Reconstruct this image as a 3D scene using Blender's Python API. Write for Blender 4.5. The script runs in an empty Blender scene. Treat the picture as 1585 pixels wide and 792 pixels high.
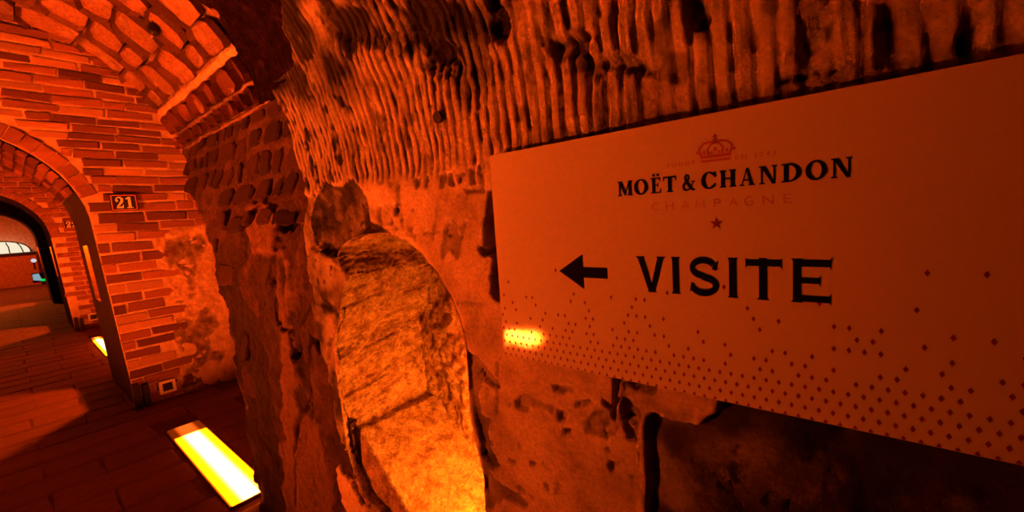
import bpy, bmesh, math, random
import numpy as np
from mathutils import Matrix, Vector

random.seed(7)
rng = np.random.default_rng(11)
SC = bpy.context.scene
COL = SC.collection
PI = math.pi

# ------------------------------------------------------------------ camera
# World: X runs along the passage, Y towards its left side, Z up; the lens is the origin.
F = 640.0
CX, CY = 792.5, 396.0
_d1 = np.array([15 - CX, 383 - CY, F]); _d1 /= np.linalg.norm(_d1)
_d2 = np.array([1228 - CX, 6400 - CY, F]); _d2 -= _d1 * (_d1 @ _d2); _d2 /= np.linalg.norm(_d2)
_n = np.cross(_d2, _d1)
if _n[0] < 0: _n = -_n
R3 = np.array([_d1, -_n, -_d2])

cam = bpy.data.cameras.new('camera')
cam.lens = F / 1585.0 * 36.0
cam.sensor_width = 36.0
cam.clip_start = 0.02
cam_o = bpy.data.objects.new('camera', cam)
COL.objects.link(cam_o)
right, up, back = R3 @ np.array([1, 0, 0]), R3 @ np.array([0, -1, 0]), R3 @ np.array([0, 0, -1])
cam_o.matrix_world = Matrix(((right[0], up[0], back[0], 0), (right[1], up[1], back[1], 0), (right[2], up[2], back[2], 0), (0, 0, 0, 1)))
SC.camera = cam_o

# ------------------------------------------------------------------ world, exposure
w = bpy.data.worlds.new('world'); SC.world = w; w.use_nodes = True
w.node_tree.nodes['Background'].inputs[0].default_value = (0, 0, 0, 1)
SC.view_settings.view_transform = 'Standard'
SC.view_settings.look = 'None'
SC.view_settings.exposure = 0.0
SC.view_settings.gamma = 1.0
SC.cycles.max_bounces = 6
SC.cycles.sample_clamp_indirect = 6.0

AMBER = (1.0, 0.085, 0.0012)
LAMP_CORE = 170.0        # radiance of the tubes behind the floor lamps' covers
LAMP_EDGE = 22.0
LEFT_LAMP = 39.0          # the lamps in the left gallery, relative to the others
NICHE_LAMP = 1.0
SLOT_LAMP = 5.0

# ------------------------------------------------------------------ numeric helpers
def ray(px, py): return R3 @ np.array([px - CX, py - CY, F])
def on_y(px, py, Y):
    r = ray(px, py); return r * (Y / r[1])
def on_x(px, py, X):
    r = ray(px, py); return r * (X / r[0])
def on_z(px, py, Z):
    r = ray(px, py); return r * (Z / r[2])

def _hash(i, j, k, seed):
    h = (i * 374761393 + j * 668265263 + k * 2147483647 + seed * 974634347) & 0xFFFFFFFF
    h = ((h ^ (h >> 13)) * 1274126177) & 0xFFFFFFFF
    h = ((h ^ (h >> 16)) * 2246822519) & 0xFFFFFFFF
    return ((h ^ (h >> 15)) & 0xFFFFFF) / float(0xFFFFFF)

def vnoise(x, y, z, seed=0):
    x, y, z = np.broadcast_arrays(np.asarray(x, float), np.asarray(y, float), np.asarray(z, float))
    xi, yi, zi = np.floor(x).astype(np.int64), np.floor(y).astype(np.int64), np.floor(z).astype(np.int64)
    fx, fy, fz = x - xi, y - yi, z - zi
    fx, fy, fz = [f * f * (3 - 2 * f) for f in (fx, fy, fz)]
    out = 0
    for a in (0, 1):
        for b in (0, 1):
            for c in (0, 1):
                wgt = (fx if a else 1 - fx) * (fy if b else 1 - fy) * (fz if c else 1 - fz)
                out = out + wgt * _hash(xi + a, yi + b, zi + c, seed)
    return out * 2 - 1

def fbm(x, y, z, seed=0, octaves=4, gain=0.5):
    s, a, f, t = 0, 1.0, 1.0, 0.0
    for o in range(octaves):
        s = s + a * vnoise(x * f, y * f, z * f, seed + o * 17); t += a; a *= gain; f *= 2.03
    return s / t

def smooth(a, b, x):
    t = np.clip((x - a) / (b - a), 0, 1); return t * t * (3 - 2 * t)

def poly_sd(px, py, poly):
    """Signed distance to a polygon, negative inside."""
    P = np.asarray(poly, float); n = len(P)
    d = np.full(px.shape, 1e9); inside = np.zeros(px.shape, bool)
    for i in range(n):
        a, b = P[i], P[(i + 1) % n]
        e = b - a; L = e @ e + 1e-12
        t = np.clip(((px - a[0]) * e[0] + (py - a[1]) * e[1]) / L, 0, 1)
        d = np.minimum(d, (px - a[0] - t * e[0]) ** 2 + (py - a[1] - t * e[1]) ** 2)
        c = (a[1] > py) != (b[1] > py)
        xs = (b[0] - a[0]) * (py - a[1]) / (b[1] - a[1] + 1e-15) + a[0]
        inside ^= c & (px < xs)
    d = np.sqrt(d); d[inside] *= -1
    return d

# ------------------------------------------------------------------ object helpers
def link(name, me, mat=None, parent=None, kind=None, label=None, cat=None, group=None, smooth_it=False):
    if mat is not None and not me.materials: me.materials.append(mat)
    if smooth_it: me.polygons.foreach_set('use_smooth', [True] * len(me.polygons))
    o = bpy.data.objects.new(name, me); COL.objects.link(o)
    if parent is not None: o.parent = parent
    tag(o, label, cat, group, kind)
    return o

def tag(o, label=None, cat=None, group=None, kind=None):
    if label: o['label'] = label
    if cat: o['category'] = cat
    if group: o['group'] = group
    if kind: o['kind'] = kind
    return o

def thing(name, loc, label, cat, group=None, M=None):
    o = bpy.data.objects.new(name, None); COL.objects.link(o)
    o.empty_display_size = 0.05
    if M is not None: o.matrix_basis = M
    else: o.location = loc
    return tag(o, label, cat, group)

def frame(p, u, v):
    """Matrix whose x axis is u, y axis v, z their normal, at p."""
    u = Vector(u).normalized(); v = Vector(v); n = u.cross(v).normalized(); v = n.cross(u)
    return Matrix(((u.x, v.x, n.x, p[0]), (u.y, v.y, n.y, p[1]), (u.z, v.z, n.z, p[2]), (0, 0, 0, 1)))

def mesh_py(name, verts, faces):
    me = bpy.data.meshes.new(name)
    me.from_pydata([tuple(map(float, v)) for v in verts], [], faces); me.update()
    return me

def grid_mesh(name, P, keep=None, attrs=None, flip=False):
    """Mesh from an (ni, nj, 3) array of points; keep drops cells; attrs are per-vertex float masks."""
    ni, nj = P.shape[:2]
    idx = np.arange(ni * nj).reshape(ni, nj)
    q = np.stack([idx[:-1, :-1], idx[1:, :-1], idx[1:, 1:], idx[:-1, 1:]], -1).reshape(-1, 4)
    if flip: q = q[:, ::-1]
    if keep is not None: q = q[keep.reshape(-1)]
    used = np.unique(q); remap = np.full(ni * nj, -1, np.int64); remap[used] = np.arange(len(used))
    q = remap[q]; V = P.reshape(-1, 3)[used]
    me = bpy.data.meshes.new(name)
    me.vertices.add(len(V)); me.vertices.foreach_set('co', V.astype(np.float32).ravel())
    me.loops.add(q.size); me.loops.foreach_set('vertex_index', q.astype(np.int32).ravel())
    me.polygons.add(len(q))
    me.polygons.foreach_set('loop_start', np.arange(0, q.size, 4, dtype=np.int32))
    me.polygons.foreach_set('loop_total', np.full(len(q), 4, np.int32))
    me.update(calc_edges=True)
    me.polygons.foreach_set('use_smooth', np.ones(len(q), bool))
    for k, a in (attrs or {}).items():
        at = me.attributes.new(k, 'FLOAT', 'POINT')
        at.data.foreach_set('value', a.reshape(-1)[used].astype(np.float32))
    return me

class MB:
    """Collects boxes, prisms and tubes in one bmesh."""
    def __init__(s): s.bm = bmesh.new()
    def box(s, x0, x1, y0, y1, z0, z1, bevel=0.0):
        vs = [s.bm.verts.new((x, y, z)) for x in (x0, x1) for y in (y0, y1) for z in (z0, z1)]
        fs = [s.bm.faces.new([vs[i] for i in f]) for f in ((0, 1, 3, 2), (4, 6, 7, 5), (0, 4, 5, 1), (2, 3, 7, 6), (0, 2, 6, 4), (1, 5, 7, 3))]
        if bevel:
            es = list({e for f in fs for e in f.edges})
            bmesh.ops.bevel(s.bm, geom=es, offset=bevel, segments=2, affect='EDGES')
        return s
    def prism(s, pts, z0, z1):
        """Extruded polygon (x, y) between z0 and z1, counter-clockwise seen from +z."""
        area = sum(pts[i][0] * pts[(i + 1) % len(pts)][1] - pts[(i + 1) % len(pts)][0] * pts[i][1] for i in range(len(pts)))
        if area < 0: pts = pts[::-1]
        a = [s.bm.verts.new((p[0], p[1], z0)) for p in pts]; b = [s.bm.verts.new((p[0], p[1], z1)) for p in pts]
        n = len(pts)
        s.bm.faces.new(b); s.bm.faces.new(a[::-1])
        for i in range(n): s.bm.faces.new((a[i], a[(i + 1) % n], b[(i + 1) % n], b[i]))
        return s
    def tube(s, pts, r, seg=10):
        rings = []
        for i, p in enumerate(pts):
            p = Vector(p); d = (Vector(pts[min(i + 1, len(pts) - 1)]) - Vector(pts[max(i - 1, 0)])).normalized()
            u = d.orthogonal().normalized(); v = d.cross(u)
            rings.append([s.bm.verts.new(p + r * (math.cos(2 * PI * k / seg) * u + math.sin(2 * PI * k / seg) * v)) for k in range(seg)])
        for A, B in zip(rings, rings[1:]):
            for k in range(seg): s.bm.faces.new((A[k], A[(k + 1) % seg], B[(k + 1) % seg], B[k]))
        s.bm.faces.new(rings[0][::-1]); s.bm.faces.new(rings[-1])
        return s
    def mesh(s, name):
        bmesh.ops.recalc_face_normals(s.bm, faces=s.bm.faces)
        me = bpy.data.meshes.new(name); s.bm.to_mesh(me); s.bm.free(); return me

# ------------------------------------------------------------------ materials
def nodes_of(name):
    m = bpy.data.materials.new(name); m.use_nodes = True
    nt = m.node_tree; b = nt.nodes['Principled BSDF']
    return m, nt, b

def N(nt, t, **kw):
    n = nt.nodes.new(t)
    for k, v in kw.items():
        if k.startswith('i_'): n.inputs[k[2:].replace('_', ' ')].default_value = v
        else: setattr(n, k, v)
    return n

def ramp(nt, fac, stops):
    r = N(nt, 'ShaderNodeValToRGB'); nt.links.new(fac, r.inputs[0])
    el = r.color_ramp.elements
    while len(el) < len(stops): el.new(0.5)
    for e, (p, c) in zip(el, stops): e.position = p; e.color = (*c, 1)
    return r.outputs[0]

def mixc(nt, fac, a, b, blend='MIX'):
    m = N(nt, 'ShaderNodeMix', data_type='RGBA', blend_type=blend)
    for s, v in ((m.inputs[0], fac), (m.inputs[6], a), (m.inputs[7], b)):
        if hasattr(v, 'is_output'): nt.links.new(v, s)
        elif isinstance(v, (int, float)): s.default_value = v
        else: s.default_value = (*v, 1)
    return m.outputs[2]

def stone_mat(name, stops, scale=14, bump=0.4, bump_dist=0.006, fine=90, rough=0.95, mask=None, pale=None, grain_lo=0.62, mask_col=(0.015, 0.007, 0.0045), per_object=0.0, stretch=(1, 1, 1), coords='Object'):
    m, nt, b = nodes_of(name)
    tc = N(nt, 'ShaderNodeTexCoord'); mp = N(nt, 'ShaderNodeMapping'); mp.inputs['Scale'].default_value = stretch
    nt.links.new(tc.outputs[coords], mp.inputs[0])
    vec = mp.outputs[0]
    if per_object:
        oi = N(nt, 'ShaderNodeObjectInfo')
        ad = N(nt, 'ShaderNodeVectorMath', operation='MULTIPLY_ADD')
        nt.links.new(oi.outputs['Random'], ad.inputs[0]); ad.inputs[1].default_value = (37, 91, 53)
        nt.links.new(vec, ad.inputs[2]); vec = ad.outputs[0]
    n1 = N(nt, 'ShaderNodeTexNoise', i_Scale=scale, i_Detail=8.0, i_Roughness=0.65)
    n2 = N(nt, 'ShaderNodeTexNoise', i_Scale=fine, i_Detail=6.0, i_Roughness=0.7)
    nt.links.new(vec, n1.inputs['Vector']); nt.links.new(vec, n2.inputs['Vector'])
    col = ramp(nt, n1.outputs[0], stops)
    grain = ramp(nt, n2.outputs[0], [(0.32, (grain_lo, grain_lo * 0.97, grain_lo * 0.94)), (0.62, (1.12, 1.1, 1.08))])
    col = mixc(nt, 1.0, col, grain, 'MULTIPLY')
    if per_object:
        mr = N(nt, 'ShaderNodeMapRange'); nt.links.new(oi.outputs['Random'], mr.inputs[0])
        mr.inputs[3].default_value = 1 - per_object; mr.inputs[4].default_value = 1 + per_object
        col = mixc(nt, 1.0, col, mr.outputs[0], 'MULTIPLY')
    if pale:
        at2 = N(nt, 'ShaderNodeAttribute', attribute_name='pale')
        col = mixc(nt, at2.outputs['Fac'], col, mixc(nt, 1.0, grain, pale, 'MULTIPLY'))
    if mask:
        at = N(nt, 'ShaderNodeAttribute', attribute_name=mask)
        col = mixc(nt, at.outputs['Fac'], col, mask_col)
    nt.links.new(col, b.inputs['Base Color'])
    b.inputs['Roughness'].default_value = rough
    b.inputs['Specular IOR Level'].default_value = 0.25
    hsum = N(nt, 'ShaderNodeMath', operation='MULTIPLY_ADD')
    nt.links.new(n2.outputs[0], hsum.inputs[0]); hsum.inputs[1].default_value = 0.6; nt.links.new(n1.outputs[0], hsum.inputs[2])
    bp = N(nt, 'ShaderNodeBump', i_Strength=bump, i_Distance=bump_dist)
    nt.links.new(hsum.outputs[0], bp.inputs['Height']); nt.links.new(bp.outputs[0], b.inputs['Normal'])
    return m

def plain(name, col, rough=0.6, metal=0.0, bump=0.0, bscale=200):
    m, nt, b = nodes_of(name)
    n1 = N(nt, 'ShaderNodeTexNoise', i_Scale=bscale, i_Detail=3.0)
    tc = N(nt, 'ShaderNodeTexCoord'); nt.links.new(tc.outputs['Object'], n1.inputs['Vector'])
    c = ramp(nt, n1.outputs[0], [(0.3, tuple(0.9 * x for x in col)), (0.7, tuple(min(1, 1.08 * x) for x in col))])
    nt.links.new(c, b.inputs['Base Color'])
    b.inputs['Roughness'].default_value = rough; b.inputs['Metallic'].default_value = metal
    if bump:
        bp = N(nt, 'ShaderNodeBump', i_Strength=bump, i_Distance=0.002)
        nt.links.new(n1.outputs[0], bp.inputs['Height']); nt.links.new(bp.outputs[0], b.inputs['Normal'])
    return m

def glow(name, col, strength):
    m = bpy.data.materials.new(name); m.use_nodes = True; nt = m.node_tree; nt.nodes.clear()
    e = N(nt, 'ShaderNodeEmission'); e.inputs[0].default_value = (*col, 1); e.inputs[1].default_value = strength
    o = N(nt, 'ShaderNodeOutputMaterial'); nt.links.new(e.outputs[0], o.inputs[0])
    return m

def lamp_cover_mat(name, k):
    """Backlit cover of a floor lamp: a white-hot tube along its middle, amber towards the long edges, unlit at the ends."""
    m = bpy.data.materials.new(name); m.use_nodes = True; nt = m.node_tree; nt.nodes.clear()
    tc = N(nt, 'ShaderNodeTexCoord'); sp = N(nt, 'ShaderNodeSeparateXYZ'); nt.links.new(tc.outputs['Object'], sp.inputs[0])
    ab = N(nt, 'ShaderNodeMath', operation='ABSOLUTE'); nt.links.new(sp.outputs[1], ab.inputs[0])
    mr = N(nt, 'ShaderNodeMapRange', interpolation_type='SMOOTHSTEP')
    nt.links.new(ab.outputs[0], mr.inputs[0]); mr.inputs[1].default_value = 0.026; mr.inputs[2].default_value = 0.062
    mr.inputs[3].default_value = LAMP_CORE * k; mr.inputs[4].default_value = LAMP_EDGE * k
    ax = N(nt, 'ShaderNodeMath', operation='ADD'); nt.links.new(sp.outputs[0], ax.inputs[0]); ax.inputs[1].default_value = 0.0
    me = N(nt, 'ShaderNodeMapRange', interpolation_type='SMOOTHSTEP'); nt.links.new(ax.outputs[0], me.inputs[0])
    me.inputs[1].default_value = 0.33; me.inputs[2].default_value = 0.36; me.inputs[3].default_value = 1; me.inputs[4].default_value = 0.012
    mu = N(nt, 'ShaderNodeMath', operation='MULTIPLY'); nt.links.new(mr.outputs[0], mu.inputs[0]); nt.links.new(me.outputs[0], mu.inputs[1])
    e = N(nt, 'ShaderNodeEmission')
    mc = N(nt, 'ShaderNodeMapRange'); nt.links.new(ab.outputs[0], mc.inputs[0]); mc.inputs[1].default_value = 0.03; mc.inputs[2].default_value = 0.055
    nt.links.new(mixc(nt, mc.outputs[0], (1, 0.094, 0.0075), (1, 0.094, 0.0002)), e.inputs[0]); nt.links.new(mu.outputs[0], e.inputs[1])
    o = N(nt, 'ShaderNodeOutputMaterial'); nt.links.new(e.outputs[0], o.inputs[0])
    return m

M_chalk = stone_mat('chalk', [(0.3, (0.42, 0.31, 0.21)), (0.52, (0.68, 0.54, 0.40)), (0.75, (0.80, 0.67, 0.51))], scale=13, bump=0.8, bump_dist=0.008, fine=130, mask='soot', grain_lo=0.74)
M_sootchalk = stone_mat('sooty_chalk', [(0.3, (0.006, 0.0022, 0.0014)), (0.55, (0.020, 0.0075, 0.004)), (0.75, (0.055, 0.024, 0.014))], scale=16, bump=1.0, bump_dist=0.015, fine=60, grain_lo=0.3)  # near-black, so the rough vault's shade is in the colour
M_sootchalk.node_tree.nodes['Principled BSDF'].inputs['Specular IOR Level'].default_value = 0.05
M_niche = stone_mat('niche_chalk', [(0.36, (0.30, 0.19, 0.10)), (0.5, (0.56, 0.42, 0.28)), (0.66, (0.78, 0.62, 0.44))], scale=22, bump=1.0, bump_dist=0.012, fine=130, mask='soot', mask_col=(0.2, 0.085, 0.03), grain_lo=0.38)
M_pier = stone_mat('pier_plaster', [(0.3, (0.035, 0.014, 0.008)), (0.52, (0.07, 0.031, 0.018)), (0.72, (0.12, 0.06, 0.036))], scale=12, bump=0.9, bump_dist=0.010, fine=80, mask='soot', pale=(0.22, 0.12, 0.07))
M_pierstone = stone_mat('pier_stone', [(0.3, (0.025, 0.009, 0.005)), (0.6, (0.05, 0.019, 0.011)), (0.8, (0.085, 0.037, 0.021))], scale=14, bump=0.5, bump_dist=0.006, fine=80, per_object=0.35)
M_vaultstone = stone_mat('vault_stone', [(0.3, (0.14, 0.065, 0.038)), (0.55, (0.27, 0.14, 0.085)), (0.75, (0.37, 0.21, 0.13))], scale=14, bump=0.6, bump_dist=0.008, fine=80, per_object=0.28)
M_vaultmortar = stone_mat('vault_mortar', [(0.3, (0.16, 0.085, 0.05)), (0.6, (0.32, 0.19, 0.115)), (0.8, (0.44, 0.28, 0.18))], scale=16, bump=0.7, bump_dist=0.008, fine=90)
M_mortar = stone_mat('mortar', [(0.3, (0.42, 0.28, 0.17)), (0.6, (0.64, 0.46, 0.31)), (0.8, (0.74, 0.56, 0.4))], scale=16, bump=0.6, bump_dist=0.006, fine=110)
M_brick = stone_mat('brick_red', [(0.3, (0.20, 0.075, 0.04)), (0.6, (0.34, 0.14, 0.08)), (0.8, (0.44, 0.21, 0.13))], scale=18, bump=0.5, bump_dist=0.004, fine=110, per_object=0.3)
M_brickdark = stone_mat('brick_dark', [(0.3, (0.10, 0.035, 0.02)), (0.6, (0.19, 0.07, 0.04)), (0.8, (0.27, 0.12, 0.07))], scale=18, bump=0.5, bump_dist=0.004, fine=110, per_object=0.25)
M_brickpale = stone_mat('brick_pale', [(0.3, (0.34, 0.17, 0.10)), (0.6, (0.5, 0.28, 0.17)), (0.8, (0.62, 0.4, 0.26))], scale=18, bump=0.5, bump_dist=0.004, fine=110, per_object=0.2)
M_soot = stone_mat('sooty_brick', [(0.3, (0.012, 0.0045, 0.003)), (0.6, (0.026, 0.010, 0.006)), (0.8, (0.05, 0.021, 0.013))], scale=10, bump=0.5, bump_dist=0.006, fine=80)  # near-black brick, colour stands in for shade in reveals and unlit bays
M_render = stone_mat('damp_render', [(0.3, (0.36, 0.22, 0.13)), (0.55, (0.58, 0.42, 0.28)), (0.75, (0.68, 0.52, 0.36))], scale=10, bump=0.6, bump_dist=0.008, fine=90, mask='soot', mask_col=(0.06, 0.028, 0.016))
M_paver = stone_mat('paver', [(0.3, (0.11, 0.045, 0.026)), (0.6, (0.155, 0.068, 0.04)), (0.8, (0.20, 0.095, 0.056))], scale=10, bump=0.3, bump_dist=0.003, fine=90, rough=0.7, per_object=0.15)
M_joint = stone_mat('floor_joint', [(0.3, (0.06, 0.025, 0.015)), (0.7, (0.12, 0.055, 0.03))], scale=12, bump=0.3, fine=60)
M_black = plain('black_print', (0.004, 0.003, 0.003), 0.85)
M_darkmetal = plain('dark_iron', (0.02, 0.014, 0.011), 0.6, 0.5, 0.3)
M_black.node_tree.nodes['Principled BSDF'].inputs['Specular IOR Level'].default_value = 0.08
M_red = plain('red_print', (0.24, 0.012, 0.01), 0.6)
M_pink = plain('faded_red_print', (0.62, 0.22, 0.13), 0.5)
M_crown = plain('crown_print', (0.48, 0.1, 0.065), 0.6)
M_enamel = plain('dark_enamel', (0.014, 0.004, 0.004), 0.6)
M_cream = plain('cream_enamel', (0.95, 0.9, 0.75), 0.6)
M_steel = plain('steel_frame', (0.6, 0.5, 0.42), 0.4, 0.6)

# ------------------------------------------------------------------ dimensions
FLOOR = -1.35
WALL_Y = -0.622          # plaster plane of the near right wall; the sign stands proud of it
Z0 = 0.10                # height where the chalk wall starts to curve into its vault
RV = 0.85                # radius of the chalk vault
AXIS = 0.31              # Y of the passage axis
X21 = 4.41               # front of the first cross wall
XN = 9.3                 # front of the second
X3 = 14.2
THICK = 1.22

def wall_point(X, s):
    """Near right wall: upright below Z0, then an arc leaning over the passage; s is the length along it."""
    a = np.maximum(s - Z0, 0) / RV
    Y = WALL_Y + RV * (1 - np.cos(a)); Z = np.minimum(s, Z0) + RV * np.sin(a)
    nY = np.cos(a); nZ = -np.sin(a)
    return Y, Z, nY, nZ

def wall_uv(px, py):
    """Traced point of the photograph -> (X, s) on that wall."""
    r = ray(px, py)
    p = r * (WALL_Y / r[1])
    if p[2] <= Z0: return (p[0], p[2])
    cy, cz = WALL_Y + RV, Z0                      # circle centre
    A = r[1] ** 2 + r[2] ** 2; B = -2 * (r[1] * cy + r[2] * cz); C = cy * cy + cz * cz - RV * RV
    t = (-B + math.sqrt(B * B - 4 * A * C)) / (2 * A)
    p = r * t
    a = math.atan2(p[2] - cz, cy - p[1])
    return (p[0], Z0 + RV * a)
def WP(pts): return [wall_uv(*p) for p in pts]

# ------------------------------------------------------------------ near right wall: chalk and plaster
NICHE_PX = [(525, 395), (533, 380), (545, 370), (570, 361), (600, 361), (625, 372), (650, 395), (672, 425), (693, 460), (708, 500), (716, 530), (720, 580), (722, 620),
            (726, 660), (735, 700), (745, 740), (747, 792)]
NICHE_L = [(590, 792), (570, 770), (548, 720), (540, 690), (535, 650), (528, 600), (525, 550), (520, 525), (528, 500), (532, 460), (538, 430)]
FRONT = [on_y(*p, WALL_Y) for p in NICHE_PX + NICHE_L]
NICHE = [(p[0], p[2]) for p in FRONT[:17]] + [(0.655, -0.75), (0.66, -1.16), (1.0, -1.16)] + [(p[0], p[2]) for p in FRONT[17:]]

def build_wall_right():
    step = 0.0036
    xs = np.arange(-0.46, 1.42, step); ss = np.arange(-1.36, 1.12, step)
    X, S = np.meshgrid(xs, ss, indexing='ij')
    Y, Z, nY, nZ = wall_point(X, S)
    big = fbm(X * 3, S * 3, 0, 1, 4); mid = fbm(X * 14, S * 14, 3, 5, 4); fine = fbm(X * 60, S * 60, 7, 9, 3)
    wob = 0.012 * fbm(X * 18, S * 18, 0, 21, 5, 0.65)
    disp = 0.008 * big + 0.0022 * mid + 0.0009 * fine
    soot = np.zeros_like(X); nz22 = fbm(X * 22, S * 22, 4, 81, 4); nz16 = fbm(X * 16, S * 16, 6, 83, 4)

    # tool grooves of the chalk, cut from above the sign upwards
    gz = smooth(0.085, 0.125, S + 0.02 * fbm(X * 30, S * 4, 0, 31, 3))
    ph = (X + 0.13 * np.maximum(X - 0.40, 0)) / 0.0262 + 0.55 * fbm(X * 5, S * 1.2, 0, 41, 3) + 0.10 * fbm(X * 14, S * 12, 1, 43, 3) - 0.35 * S / 0.0275 * 0.12
    ph = ph + 0.9 * np.floor(S * 5.2 + 0.8 * vnoise(X * 3, 0, 0, 5)) * 0.16
    saw = np.abs((ph % 1.0) * 2 - 1)                     # 0 at groove bottom, 1 on the ridge
    ridge = np.where(saw > 0.34, 1 - 0.22 * ((saw - 0.67) / 0.33) ** 2, saw / 0.34 * 0.78)
    brk = smooth(0.1, 0.5, fbm(X * 9, S * 6, 5, 51, 4))  # broken-off stretches
    gdepth = (0.013 + 0.004 * smooth(0.4, 0.7, X)) * (0.7 + 0.5 * fbm(X * 4, S * 4, 2, 61, 2)) * (1 - 0.75 * brk)
    gz_all = gz; gz = gz * (1 - 0.85 * smooth(0.02, -0.01, poly_sd(X, S, WP([(490, 300), (545, 272), (572, 330), (600, 356), (545, 372), (500, 392), (478, 340)])))) 
    disp += gz * ((ridge - 1) * gdepth - 0.008 * brk + 0.0045 * fbm(X * 40, S * 26, 2, 65, 3) + 0.006 * fbm(X * 11, S * 13, 2, 66, 3) + 0.0035 * fbm(X * 130, S * 7, 2, 67, 3))
    soot += gz * np.clip(smooth(0.12, 0.5, 1 - ridge) * (0.22 + 0.7 * smooth(0.3, 0.8, X)) * smooth(-0.6, 0.3, fbm(X * 7, S * 7, 9, 71, 3)), 0, 0.85)  # groove bottoms painted darker to deepen the shade in them
    soot += gz * 0.46 * smooth(0.65, 1.15, X)  # darker towards the left end, offsetting the strong lamp light there
    soot += gz * 0.5 * smooth(0.25, 0.5, fbm(X * 38, S * 22, 9, 73, 3))
    # soot, breaks and painted shade in the upper part
    def patch(pts, depth, s, soft=0.012, rag=1.0, lift=False):
        nonlocal disp, soot
        pw = np.array(WP(pts)); mg = soft + 0.025 * rag + 0.01
        i0, i1 = np.searchsorted(xs, [pw[:, 0].min() - mg, pw[:, 0].max() + mg]); j0, j1 = np.searchsorted(ss, [pw[:, 1].min() - mg, pw[:, 1].max() + mg])
        if i1 - i0 < 2 or j1 - j0 < 2: return
        q = np.s_[i0:i1, j0:j1]
        d = poly_sd(X[q], S[q], pw) + rag * (wob[q] * 1.2 + 0.006 * fine[q])
        m = smooth(soft, -soft, d)
        if lift: disp[q] += depth * m
        else: disp[q] += m * depth * (1 - 0.45 * nz22[q])
        soot[q] += s * m * (0.75 + 0.5 * nz16[q])
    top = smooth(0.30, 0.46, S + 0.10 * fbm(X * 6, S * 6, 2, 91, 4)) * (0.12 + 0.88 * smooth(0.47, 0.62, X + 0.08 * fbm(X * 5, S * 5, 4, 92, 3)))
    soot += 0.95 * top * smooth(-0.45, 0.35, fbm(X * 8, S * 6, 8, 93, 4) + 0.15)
    patch([(495, 10), (560, 15), (590, 60), (545, 80), (510, 60)], -0.016, 0.85, 0.02, 2)
    patch([(600, 0), (760, 0), (752, 110), (715, 150), (680, 118), (648, 95), (610, 70)], -0.012, 0.85, 0.03, 3)
    patch([(640, 60), (690, 65), (700, 105), (660, 110)], -0.02, 0.7, 0.02, 2)
    patch([(748, 0), (765, 0), (790, 45), (775, 65), (752, 55)], -0.03, 0.9, 0.01, 1.5)
    patch([(838, 55), (880, 52), (905, 60), (880, 85), (850, 90)], -0.026, 0.8, 0.012, 1.5)
    patch([(905, 92), (960, 95), (1010, 110), (1090, 122), (1085, 130), (960, 112), (900, 104)], -0.016, 0.6, 0.01, 1.5)
    patch([(1065, 0), (1090, 0), (1088, 42), (1074, 48)], -0.03, 0.9, 0.008, 1.2)
    patch([(1205, 128), (1270, 118), (1290, 108), (1260, 106), (1215, 118)], -0.03, 0.9, 0.006, 1.0)
    patch([(1496, 0), (1510, 0), (1508, 70), (1495, 84), (1480, 92), (1490, 60)], -0.03, 0.9, 0.006, 1.2)
    patch([(1260, 0), (1285, 0), (1270, 60), (1250, 100), (1250, 50)], -0.018, 0.55, 0.008, 1.2)
    patch([(1360, 0), (1390, 0), (1384, 90), (1366, 96)], -0.016, 0.5, 0.008, 1.2)
    patch([(1330, 0), (1585, 0), (1585, 75), (1450, 100), (1340, 60)], -0.004, 0.1, 0.03, 1.2)
    soot += 0.5 * smooth(0.03, 0.0, np.abs(S - 0.118 - 0.01 * fbm(X * 20, 0, 0, 97, 2))) * smooth(0.50, 0.40, X)  # dark band painted as the shadow along the sign's top edge
    # eroded hollow above the niche
    hol = poly_sd(X, S, WP([(488, 300), (505, 284), (523, 292), (545, 272), (560, 292), (569, 320), (572, 345), (596, 352), (604, 361), (575, 363), (545, 372), (524, 398), (500, 392), (484, 375), (478, 335)]))
    disp -= smooth(0.012, -0.035, hol + 1.2 * wob) * (0.022 + 0.02 * np.abs(nz22) + 0.012 * nz16)
    soot += smooth(0.004, -0.004, hol + 1.6 * wob + 0.004 * fine) * (0.80 + 0.30 * fbm(X * 24, S * 16, 6, 85, 5, 0.6))
    # broken plaster layer left of the niche
    patch([(470, 300), (488, 300), (478, 340), (484, 376), (520, 398), (545, 420), (536, 460), (528, 500), (520, 530), (526, 600), (532, 650), (538, 690), (520, 720), (430, 720), (430, 290)], -0.010, 0.80, 0.012, 1.6)
    patch([(482, 382), (503, 392), (530, 408), (545, 418), (539, 452), (526, 483), (500, 462), (481, 434), (478, 405)], 0.016, 0.0, 0.005, 1.6, lift=True)
    patch([(478, 470), (515, 478), (528, 505), (522, 520), (510, 530), (505, 560), (490, 520)], 0.012, 0.05, 0.005, 1.6, lift=True)
    patch([(510, 535), (522, 525), (528, 600), (536, 660), (530, 690), (516, 680), (505, 600)], 0.010, 0.1, 0.005, 1.6, lift=True)
    patch([(505, 600), (512, 600), (520, 660), (532, 700), (540, 740), (528, 735), (512, 680)], -0.03, 0.7, 0.006, 1.2)
    patch([(532, 690), (548, 705), (560, 730), (585, 760), (600, 800), (575, 800), (548, 760), (530, 730)], -0.03, 0.45, 0.008, 2.2)
    # left of the sign
    patch([(756, 298), (764, 300), (772, 390), (778, 470), (770, 464), (760, 455), (757, 425), (761, 402), (748, 388), (746, 345)], -0.035, 0.9, 0.005, 0.7)
    patch([(738, 383), (760, 388), (764, 396), (745, 393)], -0.015, 0.7, 0.004, 0.8)
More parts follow.
